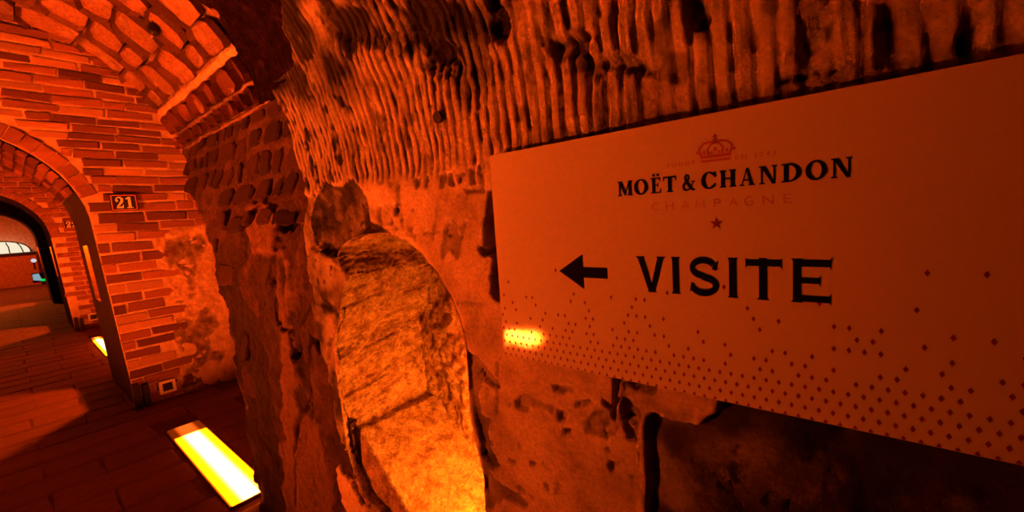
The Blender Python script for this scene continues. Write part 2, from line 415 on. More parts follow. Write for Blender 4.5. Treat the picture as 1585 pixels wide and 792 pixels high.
    for pts, dp, so in [
        ([(688, 352), (700, 338), (706, 350), (712, 375), (705, 400), (695, 385), (684, 400), (680, 385)], -0.006, 0.55),
        ([(708, 350), (718, 345), (716, 370), (710, 372)], -0.006, 0.5),
        ([(586, 318), (606, 314), (606, 345), (590, 350), (586, 335)], -0.01, 0.5),
        ([(608, 320), (615, 318), (614, 332), (609, 330)], -0.01, 0.7),
        ([(632, 352), (638, 352), (636, 360), (631, 358)], -0.008, 0.7),
        ([(716, 292), (745, 288), (748, 297), (725, 300), (722, 306)], -0.012, 0.7),
        ([(640, 277), (648, 276), (648, 290), (643, 290)], -0.01, 0.6), ([(655, 276), (661, 276), (660, 292), (656, 290)], -0.01, 0.6),
        ([(680, 272), (688, 270), (686, 290), (681, 288)], -0.01, 0.6), ([(693, 270), (699, 268), (700, 286), (694, 284)], -0.01, 0.6),
        ([(706, 272), (714, 270), (713, 284), (708, 286)], -0.012, 0.75), ([(724, 262), (731, 260), (733, 285), (727, 284)], -0.012, 0.7),
        ([(738, 258), (745, 256), (748, 288), (742, 286)], -0.012, 0.7),
        ([(718, 548), (735, 552), (752, 575), (768, 590), (775, 600), (760, 600), (745, 590), (738, 610), (745, 640), (758, 650), (752, 668), (760, 700), (770, 720), (760, 730), (745, 700), (736, 650), (722, 600)], -0.012, 0.6),
        ([(745, 700), (765, 740), (790, 760), (815, 780), (812, 786), (780, 770), (760, 792), (748, 792)], -0.010, 0.65),
        ([(796, 620), (812, 612), (822, 612), (858, 632), (856, 636), (820, 622), (815, 636), (800, 634)], -0.010, 0.6),
        ([(857, 596), (880, 596), (888, 602), (874, 610), (860, 604)], -0.012, 0.65),
        ([(862, 634), (878, 636), (876, 650), (866, 650)], -0.012, 0.6), ([(872, 664), (882, 664), (880, 672), (874, 672)], -0.012, 0.75),
        ([(893, 622), (912, 620), (906, 629), (894, 629)], -0.010, 0.65),
        ([(926, 604), (940, 620), (950, 628), (946, 636), (932, 626)], -0.016, 0.8),
        ([(905, 650), (920, 640), (932, 632), (945, 640), (955, 655), (950, 672), (930, 672), (910, 668)], -0.008, 0.45),
        ([(962, 612), (975, 622), (990, 640), (986, 660), (970, 650), (966, 630)], -0.012, 0.6),
        ([(970, 660), (982, 670), (985, 682), (975, 676)], -0.012, 0.6),
        ([(975, 592), (1015, 598), (1010, 606), (985, 604)], -0.010, 0.75),
        ([(820, 716), (828, 716), (826, 722), (820, 722)], -0.008, 0.6), ([(838, 712), (844, 712), (843, 720), (839, 720)], -0.008, 0.6),
        ([(944, 715), (952, 715), (952, 728), (945, 728)], -0.010, 0.7), ([(985, 725), (1003, 730), (1000, 738), (988, 732)], -0.01, 0.5),
        ([(800, 750), (812, 756), (815, 766), (804, 762)], -0.008, 0.6)]:
        patch(pts, dp, so, 0.004, 0.7)
    # slots and scratches in the plaster
    patch([(952, 583), (961, 586), (957, 620), (952, 652), (945, 648), (950, 620)], -0.035, 0.85, 0.003, 0.25)
    patch([(961, 586), (966, 588), (962, 640), (957, 655), (957, 620)], 0.008, -0.1, 0.003, 0.25, lift=True)
    patch([(768, 560), (771, 560), (770, 640), (767, 640)], -0.006, 0.4, 0.003, 0.4)
    patch([(613, 290), (617, 288), (624, 352), (622, 358)], -0.004, 0.35, 0.003, 0.4)
    patch([(674, 318), (677, 318), (670, 372), (667, 372)], -0.004, 0.25, 0.003, 0.4)
    patch([(622, 362), (645, 360), (680, 356), (680, 359), (645, 364), (622, 366)], -0.004, 0.3, 0.003, 0.4)
    patch([(705, 465), (750, 470), (750, 473), (705, 468)], -0.004, 0.3, 0.003, 0.4)
    speck = smooth(0.44, 0.6, fbm(X * 45, S * 45, 2, 101, 3)) * smooth(0.0, 0.3, fbm(X * 7, S * 7, 4, 103, 3) + 0.1)
    disp -= 0.005 * speck * (1 - gz); soot += 0.6 * speck * (1 - gz)
    soot += (1 - gz) * 0.28 * smooth(-0.1, 0.5, fbm(X * 8, S * 8, 2, 111, 4))
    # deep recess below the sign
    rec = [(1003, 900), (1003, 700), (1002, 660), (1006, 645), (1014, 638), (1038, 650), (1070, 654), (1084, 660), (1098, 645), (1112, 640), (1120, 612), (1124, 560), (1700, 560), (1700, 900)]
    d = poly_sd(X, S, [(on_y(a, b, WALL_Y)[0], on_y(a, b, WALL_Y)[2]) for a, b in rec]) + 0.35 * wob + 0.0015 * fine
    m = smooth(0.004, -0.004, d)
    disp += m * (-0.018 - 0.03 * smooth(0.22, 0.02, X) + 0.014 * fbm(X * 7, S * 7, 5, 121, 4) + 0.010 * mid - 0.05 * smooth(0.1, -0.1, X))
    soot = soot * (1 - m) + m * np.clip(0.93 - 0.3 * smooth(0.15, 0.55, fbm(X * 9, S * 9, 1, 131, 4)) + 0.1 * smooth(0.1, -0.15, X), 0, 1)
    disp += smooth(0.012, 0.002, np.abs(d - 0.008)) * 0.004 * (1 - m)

    # ragged left end of the chalk and plaster
    edge_pts = WP([(428, -160), (428, -60), (430, 0), (433, 45), (446, 75), (449, 105), (440, 122), (414, 131), (418, 142), (432, 168), (450, 230), (468, 290)]) + [(on_y(a, b, WALL_Y)[0], on_y(a, b, WALL_Y)[2]) for a, b in [(470, 310), (465, 360), (462, 420), (474, 480), (490, 560), (505, 620), (514, 690), (520, 740), (530, 792)]]
    edge_pts = sorted(edge_pts, key=lambda p: p[1])
    ex = np.interp(ss, [p[1] for p in edge_pts], [p[0] for p in edge_pts])[None, :] + 0.011 * fbm(X * 0 + 3, S * 14, 0, 141, 4) + 0.006 * fbm(X * 0 + 3, S * 60, 0, 143, 2)
    de = X - ex                                          # > 0 beyond the end
    disp -= 0.06 * smooth(-0.02, 0.02, de) ** 2
    # niche opening
    dn = poly_sd(X, S, NICHE) + smooth(0.95, 1.1, X) * (0.010 * fbm(X * 26, S * 26, 0, 151, 3) + 0.004 * fine)
    disp -= 0.010 * smooth(0.02, 0.0, dn) * smooth(0.95, 0.8, X)
    # keep the wall clear behind the sign
    behind = smooth(0.0, 0.01, 0.545 - X) * smooth(0.112, 0.10, S) * smooth(-0.295, -0.285, S)
    disp = np.where(behind > 0, np.minimum(disp, 0.004 + (1 - behind) * 0.02), disp)
    P = np.stack([X, Y + nY * disp, Z + nZ * disp], -1)
    cen = lambda a: 0.25 * (a[:-1, :-1] + a[1:, :-1] + a[1:, 1:] + a[:-1, 1:])
    keep = (cen(de) < 0.03) & (cen(dn) > 0)
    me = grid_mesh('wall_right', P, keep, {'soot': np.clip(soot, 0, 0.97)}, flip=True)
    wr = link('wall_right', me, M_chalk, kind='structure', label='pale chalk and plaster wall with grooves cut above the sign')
    # broken end face of the chalk, running back behind the pier and the stone vault
    up_ = ss > 0.05; sj = ss[up_][::3]; exj = ex[0, up_][::3]
    dd = np.concatenate([np.linspace(0.0, 0.12, 10), np.linspace(0.15, 0.55, 14)])
    E_, D_ = np.meshgrid(exj, dd, indexing='ij'); S_ = np.meshgrid(sj, dd, indexing='ij')[0]
    Ye, Ze, nYe, nZe = wall_point(E_, S_)
    rn = 0.018 * fbm(D_ * 12, S_ * 12, 0, 161, 4)
    Pe = np.stack([E_ + 0.012 + rn, Ye - nYe * (D_ + 0.02), Ze - nZe * (D_ + 0.02)], -1)
    link('chalk_end', grid_mesh('chalk_end', Pe, None, {'soot': np.clip(0.6 + 0.4 * fbm(D_ * 9, S_ * 9, 2, 163, 3), 0, 0.95)}), M_chalk, parent=wr)
    return wr
wall_right = build_wall_right()

def build_niche():
    ol = np.array(NICHE); n = len(ol)
    # resample the outline (from the near bottom corner, over the top, down the far side)
    start = 18                                            # (0.66, -1.16)
    ring = np.vstack([ol[start::-1][:0], ol])             # keep order: far-top .. near side .. bottom .. far side
    seg = np.vstack([ring, ring[:1]]); L = np.r_[0, np.cumsum(np.linalg.norm(np.diff(seg, axis=0), axis=1))]
    k = 950; t = np.linspace(0, L[-1], k)
    rx, rz = np.interp(t, L, seg[:, 0]), np.interp(t, L, seg[:, 1])
    ker = np.ones(13) / 13
    rx = np.convolve(np.r_[rx[-7:-1], rx, rx[1:7]], ker, 'valid'); rz = np.convolve(np.r_[rz[-7:-1], rz, rz[1:7]], ker, 'valid')
    dep = np.linspace(-0.632, -0.985, 115)
    A, Dp = np.meshgrid(np.arange(k), dep, indexing='ij')
    PX, PZ = rx[A], rz[A]
    # far side stands a little further out than the rim; the back narrows slightly
    f = (-0.632 - Dp) / 0.353
    Dp = Dp + smooth(0.95, 1.05, PX) * 0.018 * (1 - f)
    PX = PX + smooth(0.9, 1.1, PX) * 0.02 * f
    tx, tz = np.gradient(rx), np.gradient(rz); ln = np.hypot(tx, tz) + 1e-9
    ix, iz = (tz / ln)[A], (-tx / ln)[A]
    cx, cz = 0.93, -0.5
    s = np.sign((cx - PX) * ix + (cz - PZ) * iz); s[s == 0] = 1
    ix, iz = ix * s, iz * s
    chis = fbm(Dp * 8 + PZ * 3, PZ * 55 + Dp * 8, PX * 5, 201, 4)
    d = 0.012 * fbm(PX * 9, Dp * 9, PZ * 9, 203, 3) - 0.010 * smooth(0.12, 0.4, chis) + 0.008 * fbm(PX * 55, Dp * 55, PZ * 55, 207, 3) + 0.0045 * fbm(PX * 120, Dp * 90, PZ * 130, 208, 2)
    near = smooth(0.15, 0.4, ix)
    d = d * (1 - near) - near * (0.02 + 0.4 * np.abs(d)) * smooth(0, 0.06, f)
    d *= smooth(0, 0.05, f) * 0.9 + 0.1
    P = np.stack([PX + ix * d, Dp, PZ + iz * d], -1)
    soot = np.clip(0.55 * smooth(0.0, 0.5, fbm(PX * 30, Dp * 30, PZ * 45, 209, 4)) + 0.4 * smooth(0.15, 0.45, chis), 0, 0.8)  # dark specks and chisel cuts painted as the small shadows of pits
    me = grid_mesh('wall_niche', P, None, {'soot': soot})
    ni = link('wall_niche', me, M_niche, kind='structure', label='tall round-headed niche cut in the chalk wall, lit from inside')
    # back of the niche
    xs = np.arange(0.6, 1.3, 0.006); zs = np.arange(-1.2, 0.0, 0.006)
    X, Z = np.meshgrid(xs, zs, indexing='ij')
    d = 0.018 * fbm(X * 14, 0, Z * 14, 211, 4) + 0.010 * fbm(X * 50, 0, Z * 50, 213, 3)
    so = 0.7 * smooth(0.0, 0.4, fbm(X * 25, 0, Z * 25, 215, 4))
    link('niche_back', grid_mesh('niche_back', np.stack([X, -0.972 + d, Z], -1), None, {'soot': so}, flip=True), M_niche, parent=ni)
    # sloping sill: its far edge lies level along the far side, then it falls towards the near side
    us = np.linspace(0, 1, 150); ys = np.r_[np.linspace(-0.634, -0.650, 12), np.linspace(-0.655, -1.0, 64)]
    U, Yv = np.meshgrid(us, ys, indexing='ij')
    X = 1.30 - 0.66 * U; Uz = np.clip((U - 0.085) / 0.915, 0, 1); Z = -0.682 - 0.42 * Uz - 0.03 * np.sin(PI * Uz)
    d = 0.006 * fbm(X * 12, Yv * 12, 0, 221, 4) + 0.006 * fbm(X * 50, Yv * 50, 0, 223, 3) + 0.003 * fbm(X * 120, Yv * 120, 0, 224, 2)
    lip = np.clip((Yv + 0.652) / 0.018, 0, 1)
    so = 0.12 * smooth(0.1, 0.5, fbm(X * 20, Yv * 20, 0, 225, 4))  # paler than the niche sides, standing in for brighter light on the sill
    link('niche_sill', grid_mesh('niche_sill', np.stack([X, Yv + 0.6 * d * lip, Z + d - 0.22 * lip], -1), None, {'soot': so}, flip=True), M_niche, parent=ni)
    return ni
build_niche()

# ------------------------------------------------------------------ masonry pieces
def brick_variant(name, seed):
    """Unit brick: x, y in -0.5..0.5, front face at z = 0, worn arrises; 30 triangles."""
    r = random.Random(seed); bm = bmesh.new()
    def ring(k, z, j):
        return [bm.verts.new((sx * k[0] + r.uniform(-j, j), sy * k[1] + r.uniform(-j, j) * 1.5, z)) for sx, sy in ((-.5, -.5), (.5, -.5), (.5, .5), (-.5, .5))]
    a = ring((1, 1), -1.0, 0.0); b = ring((1, 1), -0.30, 0.02); c = ring((0.95, 0.82), 0.0, 0.04)
    for v in c: v.co.z += r.uniform(-0.16, 0.16)
    for p, q in ((a, b), (b, c)):
        for i in range(4): bm.faces.new((p[i], p[(i + 1) % 4], q[(i + 1) % 4], q[i]))
    bm.faces.new(c)
    me = bpy.data.meshes.new(name); bm.to_mesh(me); bm.free(); return me

def block_variant(name, seed):
    """Unit dressed block with uneven arrises and a flat, slightly tilted face; 30 triangles."""
    r = random.Random(seed); bm = bmesh.new()
    P8 = [(-.5, -.28), (-.36, -.5), (.36, -.5), (.5, -.26), (.5, .28), (.34, .5), (-.36, .5), (-.5, .26)]
    jit = [(r.uniform(-0.05, 0.05), r.uniform(-0.06, 0.06)) for _ in P8]
    def ring(k, z, j): return [bm.verts.new((k * (x + a), k * (y + b), z + r.uniform(-j, j))) for (x, y), (a, b) in zip(P8, jit)]
    a = ring(1.0, -1.0, 0); b = ring(1.0, -0.16, 0.05); c = ring(0.87, 0.0, 0.05)
    for p, q in ((a, b), (b, c)):
        for i in range(8): bm.faces.new((p[i], p[(i + 1) % 8], q[(i + 1) % 8], q[i]))
    t = bm.verts.new((r.uniform(-0.15, 0.15), r.uniform(-0.15, 0.15), r.uniform(0.0, 0.10)))
    for i in range(8): bm.faces.new((c[i], c[(i + 1) % 8], t))
    me = bpy.data.meshes.new(name); bm.to_mesh(me); bm.free(); return me

def variants(maker, name, mat, k=5, **kw):
    out = []
    for i in range(k):
        me = maker(name, hash((mat.name == 'x', i)) % 1000 + i * 31 + len(mat.name), **kw); me.materials.append(mat); out.append(me)
    return out
BR, BD, BP = [variants(brick_variant, 'brick', m) for m in (M_brick, M_brickdark, M_brickpale)]
SB = variants(block_variant, 'stone', M_brickdark, 6)
BS = variants(brick_variant, 'brick', M_soot)
ST = variants(block_variant, 'stone', M_pierstone, 8)
VS = variants(block_variant, 'stone', M_vaultstone, 8)
PV = variants(brick_variant, 'paver', M_paver, 5)

def piece(name, me, parent, p, u, v, sx, sy, sz, tilt=0.0):
    o = bpy.data.objects.new(name, me); COL.objects.link(o); o.parent = parent
    M = frame(p, u, v)
    if tilt: M = M @ Matrix.Rotation(random.gauss(0, tilt), 4, 'X') @ Matrix.Rotation(random.gauss(0, tilt), 4, 'Y') @ Matrix.Rotation(random.gauss(0, tilt * 0.5), 4, 'Z')
    o.matrix_basis = M @ Matrix.Diagonal((sx, sy, sz, 1))
    return o

def merged(name, specs, mat):
    """Many small pieces in one mesh: specs are (mesh, matrix)."""
    vs, fs, off = [], [], 0
    for me, M in specs:
        vs += [tuple(M @ v.co) for v in me.vertices]
        fs += [tuple(off + i for i in p.vertices) for p in me.polygons]; off += len(me.vertices)
    m = bpy.data.meshes.new(name); m.from_pydata(vs, [], fs); m.materials.append(mat); return m

# ------------------------------------------------------------------ vault profile of the brick bays
VAULT = [(-1.04, 0.71), (-1.0, 0.86), (-0.89, 1.09), (-0.75, 1.235), (-0.6, 1.37), (-0.44, 1.475), (-0.28, 1.54), (-0.10, 1.585), (0.1, 1.61), (0.31, 1.62)]
VAULT = VAULT + [(2 * AXIS - y, z) for y, z in VAULT[-2::-1]]
VL = np.r_[0, np.cumsum(np.hypot(*np.diff(np.array(VAULT), axis=0).T))]
def vault_at(a):
    y = np.interp(a, VL, [p[0] for p in VAULT]); z = np.interp(a, VL, [p[1] for p in VAULT]); return y, z
def vault_frame(a):
    y0, z0 = vault_at(a - 0.04); y1, z1 = vault_at(a + 0.04)
    t = np.array([y1 - y0, z1 - z0]); t /= np.linalg.norm(t)
    return vault_at(a), t

def vault_mesh(name, x0, x1, dx, rough, seed, mat, label, attrs=True, da=0.02):
    xs = np.arange(x0, x1 + dx * 0.5, dx); aa = np.arange(0, VL[-1] + da * 0.5, da)
    X, A = np.meshgrid(xs, aa, indexing='ij')
    y, z = vault_at(A); y0, z0 = vault_at(A - 0.03); y1, z1 = vault_at(A + 0.03)
    ty, tz = y1 - y0, z1 - z0; l = np.hypot(ty, tz); ny, nz = tz / l, -ty / l
    d = rough * fbm(X * 6, A * 6, 0, seed, 4)
    P = np.stack([X, y + ny * d, z + nz * d], -1)
    so = np.clip(0.5 + 0.5 * fbm(X * 5, A * 5, 3, seed + 5, 4), 0, 1) if attrs else np.zeros_like(X)
    return link(name, grid_mesh(name, P, None, {'soot': so}, flip=True), mat, kind='structure', label=label)

ceil1 = vault_mesh('ceiling', 2.56, X21 + 0.02, 0.03, 0.012, 301, M_vaultmortar, 'stone barrel vault between the pier and the numbered cross wall', False)
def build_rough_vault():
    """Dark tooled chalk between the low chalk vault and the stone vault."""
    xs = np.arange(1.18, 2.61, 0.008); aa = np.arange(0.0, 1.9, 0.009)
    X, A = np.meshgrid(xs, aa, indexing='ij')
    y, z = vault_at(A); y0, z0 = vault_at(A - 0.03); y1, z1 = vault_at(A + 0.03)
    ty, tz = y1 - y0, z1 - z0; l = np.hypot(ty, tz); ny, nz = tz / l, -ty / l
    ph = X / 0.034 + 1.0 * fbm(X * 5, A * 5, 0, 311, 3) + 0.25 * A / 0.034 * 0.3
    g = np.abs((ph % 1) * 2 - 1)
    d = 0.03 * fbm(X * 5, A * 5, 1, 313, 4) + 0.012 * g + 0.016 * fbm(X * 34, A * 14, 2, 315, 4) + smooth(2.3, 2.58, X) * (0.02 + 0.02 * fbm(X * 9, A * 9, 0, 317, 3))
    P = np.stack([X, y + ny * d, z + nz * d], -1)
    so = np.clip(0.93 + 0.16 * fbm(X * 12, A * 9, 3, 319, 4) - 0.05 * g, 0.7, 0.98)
    return link('ceiling_rough', grid_mesh('ceiling_rough', P, None, {'soot': so}, flip=True), M_sootchalk, kind='structure', label='dark tooled chalk vault beside the grooved chalk, its shade put into the colour')
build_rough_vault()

def vault_stone(x, L, a, h, me, out, gap):
    (y, z), t = vault_frame(a + h / 2)
    nY, nZ = t[1], -t[0]
    piece('stone', me, ceil1, (x + L / 2, y + nY * out, z + nZ * out), (1, 0, 0), (0, t[0], t[1]), L - gap, h - gap * random.uniform(0.8, 1.3), 0.05, 0.03)

def build_vault_stones():
    # two low courses along the passage, stones wide apart in pale mortar
    a = 0.0
    for h, lo, hi in ((0.125, 0.13, 0.24), (0.17, 0.16, 0.34)):
        x = 2.60
        while x < X21 - 0.03:
            L = min(random.uniform(lo, hi), X21 - 0.01 - x)
            if L > 0.06: vault_stone(x, L, a, h, random.choice(SB), random.uniform(0.002, 0.012), 0.042)
            x += L
        a += h
    # raised mortar ridge along the vault
    (y, z), t = vault_frame(a + 0.02)
    xs = np.arange(2.6, X21, 0.02); th = np.linspace(0, PI, 9)
    X, T = np.meshgrid(xs, th, indexing='ij')
    rr = 0.019 + 0.012 * fbm(X * 16, T * 2, 0, 331, 4)
    nY, nZ = t[1], -t[0]
    P = np.stack([X, y + t[0] * rr * np.cos(T) * 1.3 + nY * (rr * np.sin(T) + 0.006), z + t[1] * rr * np.cos(T) * 1.3 + nZ * (rr * np.sin(T) + 0.006)], -1)
    link('mortar_ridge', grid_mesh('mortar_ridge', P), M_mortar, parent=ceil1)
    a0 = a + 0.04
    # above it the stones stand in rings across the vault
    x = X21 - 0.005
    while x > 2.66:
        wd = min(random.uniform(0.26, 0.46), x - 2.6)
        a = a0 + random.uniform(0.0, 0.02)
        while a < 1.75:
            h = random.uniform(0.13, 0.30)
            vault_stone(x - wd, wd, a, h, random.choice(VS), random.uniform(0.0, 0.014), 0.016)
            a += h
        x -= wd
build_vault_stones()

# ------------------------------------------------------------------ pier between the chalk wall and the opening
PIER = [((283, 233), -1.036, (440, 146), -1.036), ((290, 270), -0.96, (466, 222), -0.97), ((300, 300), -0.91, (482, 292), -0.90), ((331, 400), -0.77, (505, 390), -0.70),
        ((352, 500), -0.685, (522, 500), -0.665), ((370, 590), -0.64, (540, 600), -0.65), ((386, 680), -0.61, (560, 700), -0.65), ((405, 792), -0.60, (580, 792), -0.65)]
PL = [on_y(*r[0], r[1]) for r in PIER]; PR = [on_y(*r[2], r[3]) for r in PIER]
PL.append(PL[-1] + np.array([-0.005, 0.0, -0.05])); PR.append(np.array([1.05, -0.66, -1.40]))
PL, PR = np.array(PL), np.array(PR)
PT = np.linspace(0, 1, len(PL))
def pier_at(u, v):
    """u 0..1 from the opening to the chalk wall, v 0..1 from the vault down to the floor."""
    L = np.stack([np.interp(v, PT, PL[:, i]) for i in range(3)], -1); Rr = np.stack([np.interp(v, PT, PR[:, i]) for i in range(3)], -1)
    u = np.asarray(u)[..., None]
    return L * (1 - u) + Rr * u

def build_pier():
    us = np.linspace(0, 1, 230); vs = np.linspace(0, 1, 330)
    U, V = np.meshgrid(us, vs, indexing='ij')
    P = pier_at(U, V)
    du = np.gradient(P, axis=0); dv = np.gradient(P, axis=1); nn = np.cross(du, dv); nn /= np.linalg.norm(nn, axis=-1, keepdims=True) + 1e-9
    nn *= np.where(nn[..., 1:2] < 0, -1, 1)
    x, z = P[..., 0], P[..., 2]
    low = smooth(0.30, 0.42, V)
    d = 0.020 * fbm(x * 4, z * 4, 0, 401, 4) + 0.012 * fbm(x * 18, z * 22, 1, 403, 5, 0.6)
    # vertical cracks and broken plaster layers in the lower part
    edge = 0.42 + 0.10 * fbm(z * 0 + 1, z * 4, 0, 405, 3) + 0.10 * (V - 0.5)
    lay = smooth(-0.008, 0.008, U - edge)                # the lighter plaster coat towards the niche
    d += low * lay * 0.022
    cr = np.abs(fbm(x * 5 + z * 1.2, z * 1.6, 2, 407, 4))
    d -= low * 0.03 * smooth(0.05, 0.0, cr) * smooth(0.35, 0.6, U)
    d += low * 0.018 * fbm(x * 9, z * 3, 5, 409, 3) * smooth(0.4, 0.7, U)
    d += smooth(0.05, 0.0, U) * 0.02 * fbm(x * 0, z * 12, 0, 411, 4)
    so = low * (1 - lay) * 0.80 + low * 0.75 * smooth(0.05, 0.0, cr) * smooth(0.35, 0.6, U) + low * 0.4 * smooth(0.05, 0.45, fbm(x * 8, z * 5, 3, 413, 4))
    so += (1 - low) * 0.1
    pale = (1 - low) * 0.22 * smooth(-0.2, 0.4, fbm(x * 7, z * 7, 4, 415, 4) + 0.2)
    cam_p = P @ R3                                       # where the traced plaster coats lie on this face
    qx, qy = CX + F * cam_p[..., 0] / cam_p[..., 2], CY + F * cam_p[..., 1] / cam_p[..., 2]
    rg = 7 * fbm(x * 16, z * 16, 7, 417, 5, 0.6)
    def coat(pts, lift, pl, st, soft=3.0):
        nonlocal d, so, pale
        m = smooth(soft, -soft, poly_sd(qx, qy, pts) + rg)
        d += m * lift; pale = pale * (1 - m) + m * pl; so = so * (1 - m) + m * st
    coat([(384, 318), (408, 312), (434, 330), (430, 392), (398, 396), (388, 360)], 0.014, 0.95, 0.0)
    coat([(372, 335), (384, 330), (388, 400), (376, 410)], -0.014, 0.0, 0.75)
    coat([(436, 345), (446, 330), (464, 314), (468, 335), (452, 356), (438, 358)], -0.03, 0.0, 0.92)
    coat([(405, 400), (430, 400), (440, 470), (452, 560), (462, 640), (440, 650), (420, 560), (410, 470)], 0.004, 0.08, 0.5)
    coat([(440, 385), (456, 400), (464, 470), (482, 560), (502, 640), (522, 720), (535, 810), (445, 810), (438, 730), (431, 672), (447, 682), (456, 674), (449, 600), (441, 520), (436, 440)], 0.012, 0.62, 0.1)
    coat([(452, 470), (466, 480), (486, 560), (500, 640), (494, 650), (474, 570)], -0.018, 0.0, 0.7)
    coat([(470, 600), (480, 590), (486, 625), (478, 640)], -0.012, 0.2, 0.6)
    coat([(440, 400), (448, 395), (455, 430), (448, 455), (441, 430)], -0.012, 0.1, 0.6)
    P = P + nn * d[..., None]
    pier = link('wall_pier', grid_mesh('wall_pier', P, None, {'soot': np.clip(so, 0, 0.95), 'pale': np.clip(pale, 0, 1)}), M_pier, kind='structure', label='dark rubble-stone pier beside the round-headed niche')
    # its return into the side alcove
    E = P[0]; w_ = np.linspace(0, 1, 24)
    B = E[None] + w_[:, None, None] * (np.array([0.03, 0, 0]) + (np.array([0, -1.45, 0]) - E * np.array([0, 1, 0])))[None]
    link('pier_return', grid_mesh('pier_return', B, None, {'soot': np.full(B.shape[:2], 0.3)}), M_pier, parent=pier)
    w2 = np.linspace(0, 1, 30)[:, None, None]; er = P[-1][P[-1][:, 2] > 0.05]; EdgeR = er[None]
    Tgt = np.stack([np.full(len(er), 1.27), er[:, 1] - 0.06, er[:, 2]], -1)[None]
    S2 = EdgeR * (1 - w2) + Tgt * w2
    S2[..., 1] += 0.015 * fbm(S2[..., 0] * 8, S2[..., 2] * 8, 0, 421, 4) * np.minimum(w2[..., 0] * 6, 1)
    link('pier_side', grid_mesh('pier_side', S2, None, {'soot': np.full(S2.shape[:2], 0.35), 'pale': np.zeros(S2.shape[:2])}), M_pier, parent=pier)
    # rubble stones in level courses
    G = P.reshape(-1, 3)
    def on_pier(x, z):
        i = np.argmin((G[:, 0] - x) ** 2 + (G[:, 2] - z) ** 2); return G[i], math.hypot(G[i, 0] - x, G[i, 2] - z)
    z = 0.72
    while z > -1.05:
        h = random.uniform(0.115, 0.18); zc = z - h / 2
        x = 1.35 + random.uniform(0, 0.12)
        while x < X21 - 0.05:
            L = random.uniform(0.12, 0.32); xc = x + L / 2
            p, miss = on_pier(xc, zc); pa, ma = on_pier(x + L * 0.85, zc); pb, mb_ = on_pier(x + L * 0.15, zc)
            lowpart = zc < 0.02
            if max(miss, ma) < 0.03 and not (lowpart and xc < np.interp(zc, PL[::-1, 2], PL[::-1, 0]) - 0.26):
                pt, _ = on_pier(xc, zc + 0.05); pd, _ = on_pier(xc, zc - 0.05)
                e1 = pa - pb if np.linalg.norm(pa - pb) > 0.03 else np.array([1.0, 0, 0]); e2 = pt - pd
                n_ = np.cross(e1, e2); n_ /= np.linalg.norm(n_)
                if n_[1] < 0: n_ = -n_
                c = p + n_ * random.uniform(0.002, 0.018) * (0.5 if lowpart else 1) + np.array([0, 0, random.uniform(-0.018, 0.018)])
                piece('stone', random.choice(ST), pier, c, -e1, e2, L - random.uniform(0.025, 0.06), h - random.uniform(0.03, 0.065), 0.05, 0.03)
            x += L
        z -= h
    return pier
pier = build_pier()

# ------------------------------------------------------------------ cross walls with arches
AR = 0.72; AZ = 0.10
def jamb_y(z): return -0.41 - 0.07 * np.clip((AZ - z) / 1.45, 0, 1)
def opening(k=28):
    pts = [(float(jamb_y(z)), z) for z in np.linspace(FLOOR, AZ, 8)[:-1]]
    pts += [(AXIS - AR * math.cos(t), AZ + AR * math.sin(t)) for t in np.linspace(0, PI, k)]
    pts += [(2 * AXIS - float(jamb_y(z)), z) for z in np.linspace(AZ, FLOOR, 8)[1:]]
    return pts
OPEN = opening()

